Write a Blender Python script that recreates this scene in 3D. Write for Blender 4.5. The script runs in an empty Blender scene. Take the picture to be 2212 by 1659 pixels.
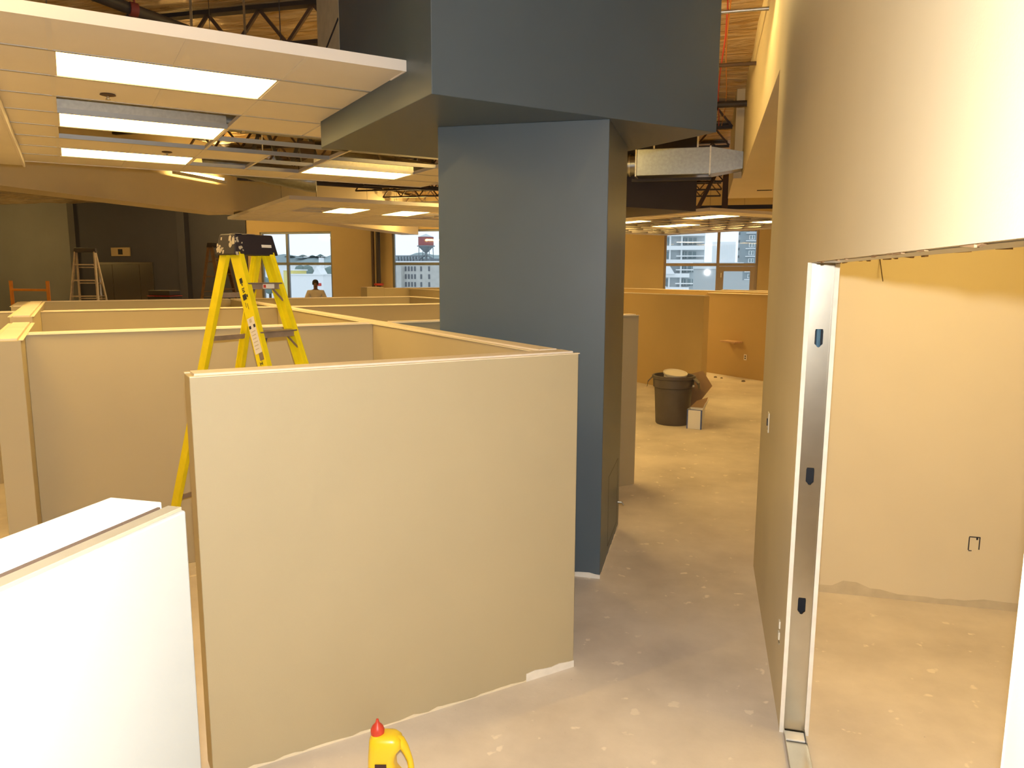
import bpy, math, random
from mathutils import Vector, Matrix
random.seed(7)
S2 = math.sqrt(.5)
R = math.radians
sc = bpy.context.scene
col = sc.collection

# ------------------------------------------------------------------ camera, world, exposure
cam_d = bpy.data.cameras.new('camera'); cam = bpy.data.objects.new('camera', cam_d); col.objects.link(cam)
cam_d.sensor_fit = 'HORIZONTAL'; cam_d.sensor_width = 36.0
cam_d.lens = 36.0 * 1610 / 2212
cam_d.clip_start = .05; cam_d.clip_end = 3000
PITCH, YAW, ROLL = R(8.44), R(14.5), .0038
cr = Vector((1, 0, 0)); cf = Vector((0, math.cos(PITCH), -math.sin(PITCH))); cu = Vector((0, math.sin(PITCH), math.cos(PITCH)))
r2 = math.cos(ROLL) * cr + math.sin(ROLL) * cu; u2 = -math.sin(ROLL) * cr + math.cos(ROLL) * cu
RZ = Matrix.Rotation(YAW, 3, 'Z')
r2, f2, u2 = RZ @ r2, RZ @ cf, RZ @ u2
M = Matrix((( r2.x, u2.x, -f2.x, 0), (r2.y, u2.y, -f2.y, 0), (r2.z, u2.z, -f2.z, 2.1), (0, 0, 0, 1)))
cam.matrix_world = M
sc.camera = cam
cam_d.dof.use_dof = False

w = bpy.data.worlds.new('overcast_sky'); sc.world = w; w.use_nodes = True
bg = w.node_tree.nodes['Background']
bg.inputs[0].default_value = (.80, .91, 1.0, 1); bg.inputs[1].default_value = 1.3

sc.view_settings.view_transform = 'Standard'; sc.view_settings.look = 'None'
sc.view_settings.gamma = 1; sc.view_settings.use_curve_mapping = False
sc.view_settings.exposure = 0.0
sc.cycles.use_denoising = True
sc.cycles.use_adaptive_sampling = True; sc.cycles.adaptive_threshold = .08; sc.cycles.adaptive_min_samples = 20
sc.cycles.max_bounces = 6; sc.cycles.diffuse_bounces = 4; sc.cycles.glossy_bounces = 3
sc.cycles.transmission_bounces = 4; sc.cycles.transparent_max_bounces = 8
sc.cycles.sample_clamp_indirect = 6.0
sc.cycles.caustics_reflective = False; sc.cycles.caustics_refractive = False

# the photographer's flash, 11 cm above the lens
fl = bpy.data.lights.new('camera_flash', 'SPOT'); flo = bpy.data.objects.new('camera_flash', fl); col.objects.link(flo)
fl.energy = 430; fl.color = (1.0, .985, .96); fl.shadow_soft_size = .018; fl.spot_size = R(150); fl.spot_blend = .4
flo.matrix_world = Matrix.Translation(u2 * .11 - f2 * .01) @ M
LAMP_COL = (1.0, .65, .21)
LAMP_STR = 18.5

# ------------------------------------------------------------------ helpers
def B3(v, u, z=0.0):
    return Vector(((v - u) * S2, (v + u) * S2, z))

class MB:
    def __init__(s, off=(0, 0, 0)):
        s.v = []; s.f = []; s.o = Vector(off)
    def add(s, vs, fs):
        n = len(s.v); s.v += [Vector(p) + s.o for p in vs]; s.f += [[i + n for i in f] for f in fs]; return s
    def box(s, x0, x1, y0, y1, z0, z1):
        vs = [(x0, y0, z0), (x1, y0, z0), (x1, y1, z0), (x0, y1, z0), (x0, y0, z1), (x1, y0, z1), (x1, y1, z1), (x0, y1, z1)]
        return s.add(vs, [(0, 3, 2, 1), (4, 5, 6, 7), (0, 1, 5, 4), (1, 2, 6, 5), (2, 3, 7, 6), (3, 0, 4, 7)])
    def hexa(s, a, b):                     # two quads, a at one end and b at the other
        return s.add(list(a) + list(b), [(3, 2, 1, 0), (4, 5, 6, 7), (0, 1, 5, 4), (1, 2, 6, 5), (2, 3, 7, 6), (3, 0, 4, 7)])
    def beam(s, p0, p1, d1, w1, w2):       # rectangular bar; d1 = direction of the w1 side
        p0, p1 = Vector(p0), Vector(p1); t = (p1 - p0).normalized()
        a = Vector(d1); a = (a - t * a.dot(t)).normalized(); b = t.cross(a)
        q = lambda p: [p - a * w1 / 2 - b * w2 / 2, p + a * w1 / 2 - b * w2 / 2, p + a * w1 / 2 + b * w2 / 2, p - a * w1 / 2 + b * w2 / 2]
        return s.hexa(q(p0), q(p1))
    def cyl(s, p0, p1, r0, r1=None, n=12, caps=True):
        r1 = r0 if r1 is None else r1
        p0, p1 = Vector(p0), Vector(p1); t = (p1 - p0).normalized()
        a = t.orthogonal().normalized(); b = t.cross(a)
        vs = []
        for p, r in ((p0, r0), (p1, r1)):
            for i in range(n):
                g = 2 * math.pi * i / n; vs.append(p + a * math.cos(g) * r + b * math.sin(g) * r)
        fs = [(i, (i + 1) % n, n + (i + 1) % n, n + i) for i in range(n)]
        if caps: fs += [tuple(range(n - 1, -1, -1)), tuple(range(n, 2 * n))]
        return s.add(vs, fs)
    def tube(s, pts, r, n=8):
        pts = [Vector(p) for p in pts]; rings = []
        a = None
        for i, p in enumerate(pts):
            t = ((pts[i + 1] if i + 1 < len(pts) else p) - (pts[i - 1] if i else p)).normalized()
            a = t.orthogonal().normalized() if a is None else (a - t * a.dot(t)).normalized()
            b = t.cross(a); rr = r[i] if isinstance(r, (list, tuple)) else r
            rings.append([p + (a * math.cos(2 * math.pi * k / n) + b * math.sin(2 * math.pi * k / n)) * rr for k in range(n)])
        fs = []
        for i in range(len(pts) - 1):
            fs += [(i * n + k, i * n + (k + 1) % n, (i + 1) * n + (k + 1) % n, (i + 1) * n + k) for k in range(n)]
        fs += [tuple(range(n - 1, -1, -1)), tuple((len(pts) - 1) * n + k for k in range(n))]
        return s.add([p for q in rings for p in q], fs)
    def lathe(s, prof, c=(0, 0, 0), n=28, ax=None):   # prof = [(r, z)]
        c = Vector(c); fs = []; vs = []
        rot = ax.to_track_quat('Z', 'Y') if ax is not None else None
        for r, z in prof:
            for k in range(n):
                g = 2 * math.pi * k / n; p = Vector((r * math.cos(g), r * math.sin(g), z))
                vs.append(c + (rot @ p if rot else p))
        for i in range(len(prof) - 1):
            fs += [(i * n + k, i * n + (k + 1) % n, (i + 1) * n + (k + 1) % n, (i + 1) * n + k) for k in range(n)]
        return s.add(vs, fs)
    def prism(s, poly, d):                 # closed 3-D polygon pushed along d
        poly = [Vector(p) for p in poly]; n = len(poly); d = Vector(d)
        return s.add(poly + [p + d for p in poly], [tuple(range(n - 1, -1, -1)), tuple(range(n, 2 * n))] + [(i, (i + 1) % n, n + (i + 1) % n, n + i) for i in range(n)])
    def build(s, name, mat, parent=None, smooth=False, bevel=0, seg=2):
        me = bpy.data.meshes.new(name); me.from_pydata([tuple(p) for p in s.v], [], s.f); me.update()
        import bmesh
        bm = bmesh.new(); bm.from_mesh(me); bmesh.ops.recalc_face_normals(bm, faces=bm.faces); bm.to_mesh(me); bm.free()
        if mat: me.materials.append(mat)
        o = bpy.data.objects.new(name, me); col.objects.link(o)
        if smooth:
            for p in me.polygons: p.use_smooth = True
            try: me.set_sharp_from_angle(angle=R(40))
            except Exception: pass
        if bevel:
            m = o.modifiers.new('edge', 'BEVEL'); m.width = bevel; m.segments = seg; m.limit_method = 'ANGLE'
        if parent: o.parent = parent
        return o

def tag(o, label=None, cat=None, group=None, kind=None):
    if label: o['label'] = label
    if cat: o['category'] = cat
    if group: o['group'] = group
    if kind: o['kind'] = kind
    return o
def thing(name, label, cat, loc=(0, 0, 0), rz=0, group=None):
    o = bpy.data.objects.new(name, None); col.objects.link(o); o.empty_display_size = .1
    o.location = loc; o.rotation_euler = (0, 0, rz)
    return tag(o, label, cat, group)
def struct(name, label=None, loc=(0, 0, 0), rz=0):
    o = bpy.data.objects.new(name, None); col.objects.link(o); o.empty_display_size = .1
    o.location = loc; o.rotation_euler = (0, 0, rz); o['kind'] = 'structure'
    if label: o['label'] = label
    return o
def inst(src, name, loc, parent=None):
    o = src.copy(); col.objects.link(o); o.name = name; o.location = loc
    if parent: o.parent = parent
    return o
def copy_tree(o, parent=None):
    c = o.copy(); col.objects.link(c); c.parent = parent
    for ch in list(o.children): copy_tree(ch, c)
    return c
B45 = R(45)

# ------------------------------------------------------------------ materials
def mat(name, colr, rough=.6, metal=0, bump=0, bscale=80, var=0, vscale=6, spec=.5, coat=0):
    m = bpy.data.materials.new(name); m.use_nodes = True; nt = m.node_tree; b = nt.nodes['Principled BSDF']
    b.inputs['Base Color'].default_value = (*colr, 1); b.inputs['Roughness'].default_value = rough; b.inputs['Metallic'].default_value = metal
    b.inputs['Specular IOR Level'].default_value = spec
    if coat: b.inputs['Coat Weight'].default_value = coat
    tc = nt.nodes.new('ShaderNodeTexCoord')
    if var:
        n = nt.nodes.new('ShaderNodeTexNoise'); n.inputs['Scale'].default_value = vscale; n.inputs['Detail'].default_value = 5
        nt.links.new(tc.outputs['Object'], n.inputs['Vector'])
        r = nt.nodes.new('ShaderNodeValToRGB'); r.color_ramp.elements[0].position = .3; r.color_ramp.elements[1].position = .7
        r.color_ramp.elements[0].color = (*[max(0, c * (1 - var)) for c in colr], 1); r.color_ramp.elements[1].color = (*[min(1, c * (1 + var)) for c in colr], 1)
        nt.links.new(n.outputs['Fac'], r.inputs['Fac']); nt.links.new(r.outputs['Color'], b.inputs['Base Color'])
    if bump:
        n = nt.nodes.new('ShaderNodeTexNoise'); n.inputs['Scale'].default_value = bscale; n.inputs['Detail'].default_value = 3
        nt.links.new(tc.outputs['Object'], n.inputs['Vector'])
        bp = nt.nodes.new('ShaderNodeBump'); bp.inputs['Strength'].default_value = bump; bp.inputs['Distance'].default_value = .004
        nt.links.new(n.outputs['Fac'], bp.inputs['Height']); nt.links.new(bp.outputs['Normal'], b.inputs['Normal'])
    return m
def emit(name, colr, st):
    m = bpy.data.materials.new(name); m.use_nodes = True; nt = m.node_tree; nt.nodes.clear()
    o = nt.nodes.new('ShaderNodeOutputMaterial'); e = nt.nodes.new('ShaderNodeEmission')
    e.inputs[0].default_value = (*colr, 1); e.inputs[1].default_value = st
    nt.links.new(e.outputs[0], o.inputs[0]); return m

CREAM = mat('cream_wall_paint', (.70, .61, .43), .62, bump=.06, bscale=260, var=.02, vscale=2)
TAN = mat('tan_partition_paint', (.47, .395, .245), .62, bump=.06, bscale=260, var=.02, vscale=2)
MUST = mat('mustard_wall', (.52, .37, .155), .62, bump=.06, bscale=260, var=.02, vscale=2)  # deeper orange than the tan, on the far right partitions
OCHRE = mat('ochre_wall', (.53, .40, .19), .62, bump=.06, bscale=260, var=.02, vscale=2)  # yellower than the cream, on the far window wall
PRIMER = mat('white_primer', (.27, .268, .245), .7, var=.02, vscale=3)
BOARD = mat('primed_top_board', (.80, .70, .57), .65, var=.05, vscale=5)
BEAD = mat('corner_bead_plaster', (.82, .72, .52), .6, var=.04, vscale=20)
GAPM = mat('brown_gap', (.075, .045, .025), .9)
BEADT = mat('tan_joint_tape', (.26, .22, .15), .7, var=.06, vscale=20)
PLASTER = mat('raw_drywall_white', (.86, .81, .72), .8, var=.06, vscale=15)
RAWGREY = mat('unpainted_drywall', (.56, .48, .33), .8, var=.08, vscale=12)
SLATE = mat('slate_blue_paint', (.092, .124, .153), .42, bump=.05, bscale=260, var=.03, vscale=2)
CHAR = mat('charcoal_paint', (.050, .052, .078), .6, var=.05, vscale=2)
SAGE = mat('grey_green_paint', (.24, .245, .25), .6, var=.05, vscale=1)
TILE = mat('ceiling_tile_white', (.80, .76, .68), .85, bump=.25, bscale=400, var=.015, vscale=3)
TEE = mat('tee_bar_white', (.78, .75, .69), .5)
TEEG = mat('tee_bar_galvanised', (.45, .45, .44), .4, metal=.6)
TRIM = mat('cloud_trim_white', (.80, .76, .72), .5)
STEEL = mat('galvanised_steel', (.52, .50, .44), .38, metal=.9, bump=.08, bscale=9, var=.10, vscale=30)
STUDM = mat('bare_stud_steel', (.56, .52, .43), .28, metal=1, var=.06, vscale=8)
DUCT = mat('galvanised_duct', (.30, .325, .35), .32, metal=1, bump=.25, bscale=5, var=.1, vscale=25)
BLACKSTEEL = mat('black_joist_paint', (.035, .028, .026), .55)
BROWNSTEEL = mat('brown_primer_steel', (.09, .055, .035), .6)
DARK = mat('dark_hole', (.012, .013, .018), .7)
YEL = mat('yellow_fibreglass', (.84, .68, .008), .42, bump=.05, bscale=120, var=.06, vscale=14)
ALU = mat('aluminium_step', (.36, .29, .23), .45, metal=.55, var=.1, vscale=20)
CAPBLK = mat('black_plastic_cap', (.022, .016, .020), .5)
RUBBER = mat('black_rubber', (.02, .02, .02), .8)
SPLASH = mat('dried_tan_paint', (.52, .44, .30), .7)
LABELW = mat('white_label', (.78, .72, .62), .5)
INK = mat('black_ink', (.02, .02, .03), .6)
CLAMP = mat('dull_red_clamp', (.22, .035, .025), .6)
RED = mat('red_paint', (.55, .05, .03), .5)
ORANGE = mat('orange_scaffold_paint', (.62, .23, .02), .5, var=.08, vscale=9)
STAIN = mat('stainless_doors', (.62, .58, .52), .22, metal=1, bump=.05, bscale=6)
TANBOX = mat('tan_plate', (.42, .33, .20), .55)
WOODL = mat('weathered_ladder_grey', (.50, .42, .33), .6, var=.15, vscale=10)
WOODB = mat('brown_ladder_wood', (.20, .11, .05), .6, var=.15, vscale=10)
PLANK = mat('pale_pine', (.55, .36, .20), .6, var=.1, vscale=20)
BIN = mat('grey_brown_plastic', (.090, .075, .066), .5, var=.12, vscale=6)
PAIL = mat('white_pail_plastic', (.72, .66, .54), .45)
CARD = mat('brown_cardboard', (.34, .21, .10), .8, var=.06, vscale=10)
BLUEC = mat('blue_grey_cable', (.12, .22, .30), .35)
BOXW = mat('white_carton', (.72, .70, .66), .6)
BLUE = mat('blue_carton_edge', (.06, .10, .28), .6)
JUG = mat('yellow_jug_plastic', (.86, .60, .02), .32, spec=.6)
JUGRED = mat('red_cap_plastic', (.62, .06, .03), .4)
JUGLAB = mat('dark_brown_jug_label', (.05, .02, .02), .4)
PLATE = mat('ivory_plate', (.80, .76, .66), .4)
FRAMEG = mat('grey_window_frame', (.20, .22, .23), .4, metal=.3)
FRAMET = mat('taupe_window_frame', (.36, .30, .24), .5)
SKIN = mat('skin', (.16, .085, .055), .55)
HAIR = mat('dark_hair', (.02, .015, .012), .8)
SHIRT = mat('cream_sweatshirt', (.62, .56, .46), .8, var=.05, vscale=8)
JEANS = mat('dark_trousers', (.05, .06, .09), .8)
SHOE = mat('brown_boots', (.07, .04, .025), .6)
DUST = mat('dust_grey_debris', (.22, .18, .14), .9)
LENS = emit('lit_lens', LAMP_COL, LAMP_STR)
LENSR = emit('lit_room_lens', (1.0, .67, .20), 17.0)
TUBE = emit('lit_tube', (1.0, .62, .18), 60.0)
FILLD = emit('dim_fill_tube', (1.0, .66, .24), 100.0)
FILLT = emit('lit_fill_tube', (1.0, .65, .21), 280.0)  # tubes of the added fill strips

# concrete floor: mottled slab with plaster splats and scuffs
def concrete():
    m = mat('dusty_concrete', (.60, .52, .43), .72, bump=.12, bscale=60)
    nt = m.node_tree; b = nt.nodes['Principled BSDF']; L = nt.links
    tc = nt.nodes['Texture Coordinate'] if 'Texture Coordinate' in nt.nodes else nt.nodes.new('ShaderNodeTexCoord')
    def noise(s, d=6, r=.6):
        n = nt.nodes.new('ShaderNodeTexNoise'); n.inputs['Scale'].default_value = s; n.inputs['Detail'].default_value = d; n.inputs['Roughness'].default_value = r
        L.new(tc.outputs['Object'], n.inputs['Vector']); return n
    def ramp(n, p0, p1, c0, c1):
        r = nt.nodes.new('ShaderNodeValToRGB'); e = r.color_ramp.elements; e[0].position = p0; e[1].position = p1; e[0].color = (*c0, 1); e[1].color = (*c1, 1)
        L.new(n.outputs['Fac'], r.inputs['Fac']); return r
    a = ramp(noise(1.1, 8), .30, .72, (.54, .475, .40), (.82, .73, .62))
    sp = ramp(noise(9, 3, .5), .66, .70, (0, 0, 0), (1, 1, 1))
    sm = noise(4.0, 2, .4); mp = nt.nodes.new('ShaderNodeMapping'); mp.inputs['Scale'].default_value = (1.0, .22, 1); mp.inputs['Rotation'].default_value = (0, 0, .5)
    L.new(tc.outputs['Object'], mp.inputs['Vector']); L.new(mp.outputs['Vector'], sm.inputs['Vector'])
    sc1 = ramp(sm, .68, .74, (0, 0, 0), (.5, .5, .5))
    dk = ramp(noise(26, 2), .74, .80, (0, 0, 0), (.45, .45, .45))
    def mix(f, x, c):
        mx = nt.nodes.new('ShaderNodeMix'); mx.data_type = 'RGBA'
        L.new(f.outputs['Color'], mx.inputs['Factor']); L.new(x, mx.inputs['A']); mx.inputs['B'].default_value = (*c, 1); return mx.outputs['Result']
    x = mix(sp, a.outputs['Color'], (.84, .75, .63)); x = mix(sc1, x, (.72, .63, .52)); x = mix(dk, x, (.30, .25, .21))
    L.new(x, b.inputs['Base Color'])
    return m
CONC = concrete()

# gold foil faced insulation: wrinkled and shiny
def foil():
    m = bpy.data.materials.new('gold_foil_insulation'); m.use_nodes = True; nt = m.node_tree; b = nt.nodes['Principled BSDF']; L = nt.links
    tc = nt.nodes.new('ShaderNodeTexCoord'); mp = nt.nodes.new('ShaderNodeMapping'); mp.inputs['Scale'].default_value = (.45, 2.4, 1)
    L.new(tc.outputs['Object'], mp.inputs['Vector'])
    n = nt.nodes.new('ShaderNodeTexNoise'); n.inputs['Scale'].default_value = 3.2; n.inputs['Detail'].default_value = 6; n.inputs['Distortion'].default_value = 1.2
    L.new(mp.outputs['Vector'], n.inputs['Vector'])
    r = nt.nodes.new('ShaderNodeValToRGB'); r.color_ramp.elements[0].position = .3; r.color_ramp.elements[1].position = .75
    r.color_ramp.elements[0].color = (.60, .36, .12, 1); r.color_ramp.elements[1].color = (.95, .78, .50, 1)
    L.new(n.outputs['Fac'], r.inputs['Fac']); L.new(r.outputs['Color'], b.inputs['Base Color'])
    bp = nt.nodes.new('ShaderNodeBump'); bp.inputs['Strength'].default_value = 1.0; bp.inputs['Distance'].default_value = .09
    L.new(n.outputs['Fac'], bp.inputs['Height']); L.new(bp.outputs['Normal'], b.inputs['Normal'])
    b.inputs['Metallic'].default_value = .4; b.inputs['Roughness'].default_value = .24
    return m
FOIL = foil()

def glass(name, tint=(.985, .995, 1.0), g=.06):
    m = bpy.data.materials.new(name); m.use_nodes = True; nt = m.node_tree; nt.nodes.clear(); L = nt.links
    o = nt.nodes.new('ShaderNodeOutputMaterial'); t = nt.nodes.new('ShaderNodeBsdfTransparent'); t.inputs[0].default_value = (*tint, 1)
    gl = nt.nodes.new('ShaderNodeBsdfGlossy'); gl.inputs['Roughness'].default_value = .03
    lw = nt.nodes.new('ShaderNodeLayerWeight'); lw.inputs[0].default_value = .5
    pw = nt.nodes.new('ShaderNodeMath'); pw.operation = 'POWER'; pw.inputs[1].default_value = 4; L.new(lw.outputs['Facing'], pw.inputs[0])
    ma = nt.nodes.new('ShaderNodeMath'); ma.operation = 'MULTIPLY_ADD'; ma.inputs[1].default_value = .5; ma.inputs[2].default_value = .03; L.new(pw.outputs[0], ma.inputs[0])
    mx = nt.nodes.new('ShaderNodeMixShader'); L.new(ma.outputs[0], mx.inputs[0]); L.new(t.outputs[0], mx.inputs[1]); L.new(gl.outputs[0], mx.inputs[2]); L.new(mx.outputs[0], o.inputs[0])
    return m
GLASS = glass('clear_window_glass')

# ------------------------------------------------------------------ the shell
XL, XR, YN, YF, ZD = -34.0, 6.0, -5.0, 24.0, 4.72
tag(MB().box(XL, XR, YN, YF + .3, -.25, 0).build('floor', CONC), 'bare dusty concrete floor with white plaster splats', kind='structure')

def insulation():
    nx, ny = 120, 150; vs = []; fs = []
    for j in range(ny + 1):
        y = YN + (YF - YN) * j / ny
        for i in range(nx + 1):
            x = XL + (XR - XL) * i / nx
            z = ZD - .055 * abs(math.sin(math.pi * (y - 6.95) / 1.75)) - .02 * math.sin(x * 3.1 + y * 1.7) * math.cos(y * 2.3 - x)
            vs.append((x, y, z + random.uniform(-.01, .01)))
    for j in range(ny):
        for i in range(nx):
            a = j * (nx + 1) + i; fs.append((a, a + 1, a + nx + 2, a + nx + 1))
    b = MB(); b.add(vs, fs); return b
tag(insulation().build('ceiling', FOIL, smooth=True), 'gold foil faced insulation under the roof deck', kind='structure')
tag(MB().box(XL - .2, XR + .2, YN - .2, YF + .5, ZD + .12, ZD + .3).build('trim_1', BROWNSTEEL), 'roof deck above the insulation', kind='structure')

tag(MB().box(XL - .2, XL, YN, YF + .3, -.25, ZD + .12).build('wall_left', SAGE), kind='structure')
tag(MB().box(XL, XR, YN - .2, YN, -.25, ZD + .12).build('wall_near', CREAM), kind='structure')
tag(MB().box(XR, XR + .2, YN, YF + .3, -.25, ZD + .12).build('wall_east', CREAM), kind='structure')

# far window wall: cream drywall with three window openings, charcoal accent wall to its left
def wall_with_openings(name, x0, x1, y0, y1, ops, m, label):
    b = MB(); cur = x0
    for (a, c, zs, zh) in ops:
        b.box(cur, a, y0, y1, -.25, ZD + .12); b.box(a, c, y0, y1, -.25, zs); b.box(a, c, y0, y1, zh, ZD + .12); cur = c
    b.box(cur, x1, y0, y1, -.25, ZD + .12)
    return tag(b.build(name, m), label, kind='structure')
WINS = [(-15.55, -12.73, .5, 3.52), (-10.46, -8.45, .5, 3.56), (-1.33, 1.47, .5, 3.46)]
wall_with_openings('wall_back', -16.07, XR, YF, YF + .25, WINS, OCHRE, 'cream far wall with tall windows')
tag(MB().box(-23.5, -16.07, YF - .05, YF + .25, -.25, ZD + .12).build('wall_accent', CHAR), 'charcoal far wall around the metal doors', kind='structure')
tag(MB().box(XL, -23.5, YF - .35, YF + .25, -.25, ZD + .12).build('wall_corner', SAGE), 'grey green wall at the far left', kind='structure')
tag(MB().box(-18.75, -18.42, YF - .32, YF - .05, 0, 4.3).build('trim_2', CHAR, bevel=.01), 'dark vertical pilaster on the charcoal wall', kind='structure')

def window(n, x0, x1, zs, zh, tr, muls, label, frm, door=None):
    s = struct('window_%d' % n, label, ((x0 + x1) / 2, YF + .1, zs))
    ox, oz = (x0 + x1) / 2, zs
    def bar(a, c, z0, z1, nm='window_frame', m=frm, y=.05): MB((-ox, 0, -oz)).box(a, c, -y, y, z0, z1).build(nm, m, s, bevel=.006)
    f = .07
    bar(x0, x0 + f, zs, zh); bar(x1 - f, x1, zs, zh); bar(x0 + f, x1 - f, zh - f, zh); bar(x0 + f, x1 - f, zs, zs + f)
    xs = [x0 + f] + [q for q in muls] + [x1 - f]
    for q in muls: bar(q - .045, q + .045, zs + f, zh - f, 'mullion')
    for i in range(len(xs) - 1):
        a = xs[i] + (.045 if i else 0); c = xs[i + 1] - (.045 if i + 1 < len(xs) - 1 else 0)
        bar(a, c, tr - .045, tr + .045, 'transom')
        for (z0, z1) in ((zs + f, tr - .045), (tr + .045, zh - f)):
            MB((-ox, 0, -oz)).box(a, c, -.004, .004, z0, z1).build('glass_pane', GLASS, s)
    if door:
        a, c = door
        for (p, q, z0, z1) in ((a, a + .14, zs + f, tr - .05), (c - .14, c, zs + f, tr - .05), (a + .14, c - .14, tr - .2, tr - .05), (a + .14, c - .14, zs + f, zs + .22)):
            bar(p, q, z0, z1, 'sash_rail', frm, .06)
        MB((-ox, 0, -oz)).box(a + .05, a + .08, -.12, -.06, 2.0, 2.14).build('sash_handle', PLATE, s)
    return s
window(1, *WINS[0], 2.41, [-14.5], 'far window of four panes behind the yellow ladder', FRAMEG)
window(2, *WINS[1], 2.41, [], 'far window showing the red water tower', FRAMEG)
window(3, *WINS[2], 2.39, [.30], 'far window of four panes showing apartment towers', FRAMET, (.345, 1.40))

# right-hand corridor wall with the rough door opening
wr = struct('wall_right', 'cream corridor wall with a rough door opening')
DJ, NJ, ZH = 3.40, 1.05, 2.15         # far jamb, near jamb, head height
X0, X1, X2, X3 = .41, .426, .519, .535
MB().box(X0, X1, DJ, 5.45, 0, ZD + .1).build('drywall_sheet', CREAM, wr)
MB().box(X2, X3, DJ, 5.1, 0, ZD + .1).build('drywall_sheet', CREAM, wr)
MB().box(X0, X1, NJ, DJ, ZH, ZD + .1).build('drywall_sheet', CREAM, wr)
MB().box(X2, X3, NJ, DJ, ZH, ZD + .1).build('drywall_sheet', CREAM, wr)
for xa, xb in ((X0, X1), (X2, X3)):      # short pier between this opening and the next one beside the camera
    MB().box(xa, xb, .60, NJ, 0, ZD + .1).build('drywall_sheet', CREAM, wr)
    MB().box(xa, xb, -1.6, .60, ZH, ZD + .1).build('drywall_sheet', CREAM, wr)
    MB().box(xa, xb, -3.0, -1.6, 0, ZD + .1).build('drywall_sheet', CREAM, wr)
MB().box(X1, X2, -1.6, .60, ZH, ZH + .03).build('head_track', STEEL, wr)
MB().box(X1, X2, .60, .603, 0, ZH).build('metal_stud', STUDM, wr)
MB().box(X1, 2.2, 5.1, 5.45, 2.9, ZD + .1).build('drywall_end', CREAM, wr)
MB().box(X1, 2.2, 5.44, 5.45, 0, 2.9).build('drywall_end', CREAM, wr)
# raw paper edges of the board at the jamb
MB().box(X0 - .001, X1 + .001, DJ - .003, DJ - .0005, 0, ZH).build('board_edge', PLASTER, wr)
MB().box(X2 - .001, X3 + .001, DJ - .003, DJ - .0005, 0, ZH).build('board_edge', PLASTER, wr)
MB().box(X0 - .001, X3 + .001, NJ + .0005, NJ + .003, 0, ZH).build('board_edge', PLASTER, wr)

def stud_web(zb, zt, holes):
    # web in the plane y = 0, width 93 mm, with key-shaped knock-outs
    b = MB(); hw = .044
    def out(n=24):
        pts = []
        for k in range(n):
            g = 2 * math.pi * (k + .5) / n
            x, z = .019 * math.cos(g), .036 * math.sin(g)
            x = max(-.0165, min(.0165, x * 1.25)); z = max(-.042, min(.036, z * 1.25))
            if z < -.032: x *= .55
            pts.append((x, z))
        return pts
    cur = zb
    for h in holes:
        b.add([(-hw, 0, cur), (hw, 0, cur), (hw, 0, h - .07), (-hw, 0, h - .07)], [(0, 1, 2, 3)])
        inn = out(); n = len(inn); o = []
        for k in range(n):
            g = 2 * math.pi * (k + .5) / n; c, s = math.cos(g), math.sin(g); t = min(hw / abs(c) if c else 9, .07 / abs(s) if s else 9); o.append((c * t, s * t))
        ca = [(hw, .07), (-hw, .07), (-hw, -.07), (hw, -.07)]
        b.add([(x, 0, h + z) for x, z in inn] + [(x, 0, h + z) for x, z in o] + [(x, .012, h + z) for x, z in inn],
              [(k, (k + 1) % n, n + (k + 1) % n, n + k) for k in range(n)] + [(k, (k + 1) % n, 2 * n + (k + 1) % n, 2 * n + k) for k in range(n)])
        for cx_, cz_ in ca:           # fill the rectangle's corners
            k = min(range(n), key=lambda q: (o[q][0] - cx_) ** 2 + (o[q][1] - cz_) ** 2)
            best = sorted(range(n), key=lambda q: (o[q][0] - cx_) ** 2 + (o[q][1] - cz_) ** 2)[:2]
            b.add([(o[best[0]][0], 0, h + o[best[0]][1]), (cx_, 0, h + cz_), (o[best[1]][0], 0, h + o[best[1]][1])], [(0, 1, 2)])
        cur = h + .07
    b.add([(-hw, 0, cur), (hw, 0, cur), (hw, 0, zt), (-hw, 0, zt)], [(0, 1, 2, 3)])
    for s in (-1, 1):                 # rolled edges and flanges
        b.box(s * hw - .003, s * hw + .003, -.004, .035, zb, zt)
    return b
st = struct('door_1', 'bare metal studs and track framing the door opening', ((X1 + X2) / 2, DJ + .006, 0))
stud_web(.0, ZH, (.624, 1.226, 1.834)).build('metal_stud', STUDM, st)
MB().box(-.043, .043, .055, .06, 0, ZH).build('cavity_shade', DARK, st)  # near-black sheet standing in for the shade inside the wall
MB().cyl((.004, .045, 1.79), (.004, .045, 1.90), .010, n=8).build('cable_sheath', BLUEC, st)
b = MB(); yl = NJ - DJ - .006
b.box(-.046, .046, yl, -.004, 0, .002).box(-.046, -.0445, yl, -.004, 0, .03).box(.0445, .046, yl, -.004, 0, .03)
b.build('floor_track', STUDM, st)
MB().box(-.046, .046, yl, -.004, ZH - .002, ZH + .03).build('head_track', STEEL, st)
b = MB()
y = -.01
while y > NJ - DJ:                    # torn paper and plaster crumbs along the head
    l = random.uniform(.02, .09); c_ = random.choice((-.0535, .052))
    d0, d1 = random.uniform(.001, .006), random.uniform(.001, .007)
    b.hexa([(c_ - .004, y - l, ZH - d0), (c_ + .004, y - l, ZH - d0), (c_ + .004, y - l, ZH + .003), (c_ - .004, y - l, ZH + .003)], [(c_ - .004, y, ZH - d1), (c_ + .004, y, ZH - d1), (c_ + .004, y, ZH + .003), (c_ - .004, y, ZH + .003)])
    y -= l + random.uniform(0, .12)
b.build('torn_paper', CARD, st)
MB().box(-.044, .044, -.075, -.006, .002, .012).build('plaster_dust', PLASTER, st, bevel=.004)
b = MB().box(-.043, .043, NJ - DJ - .009, NJ - DJ - .006, 0, ZH); b.build('metal_stud', STUDM, st)

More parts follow.
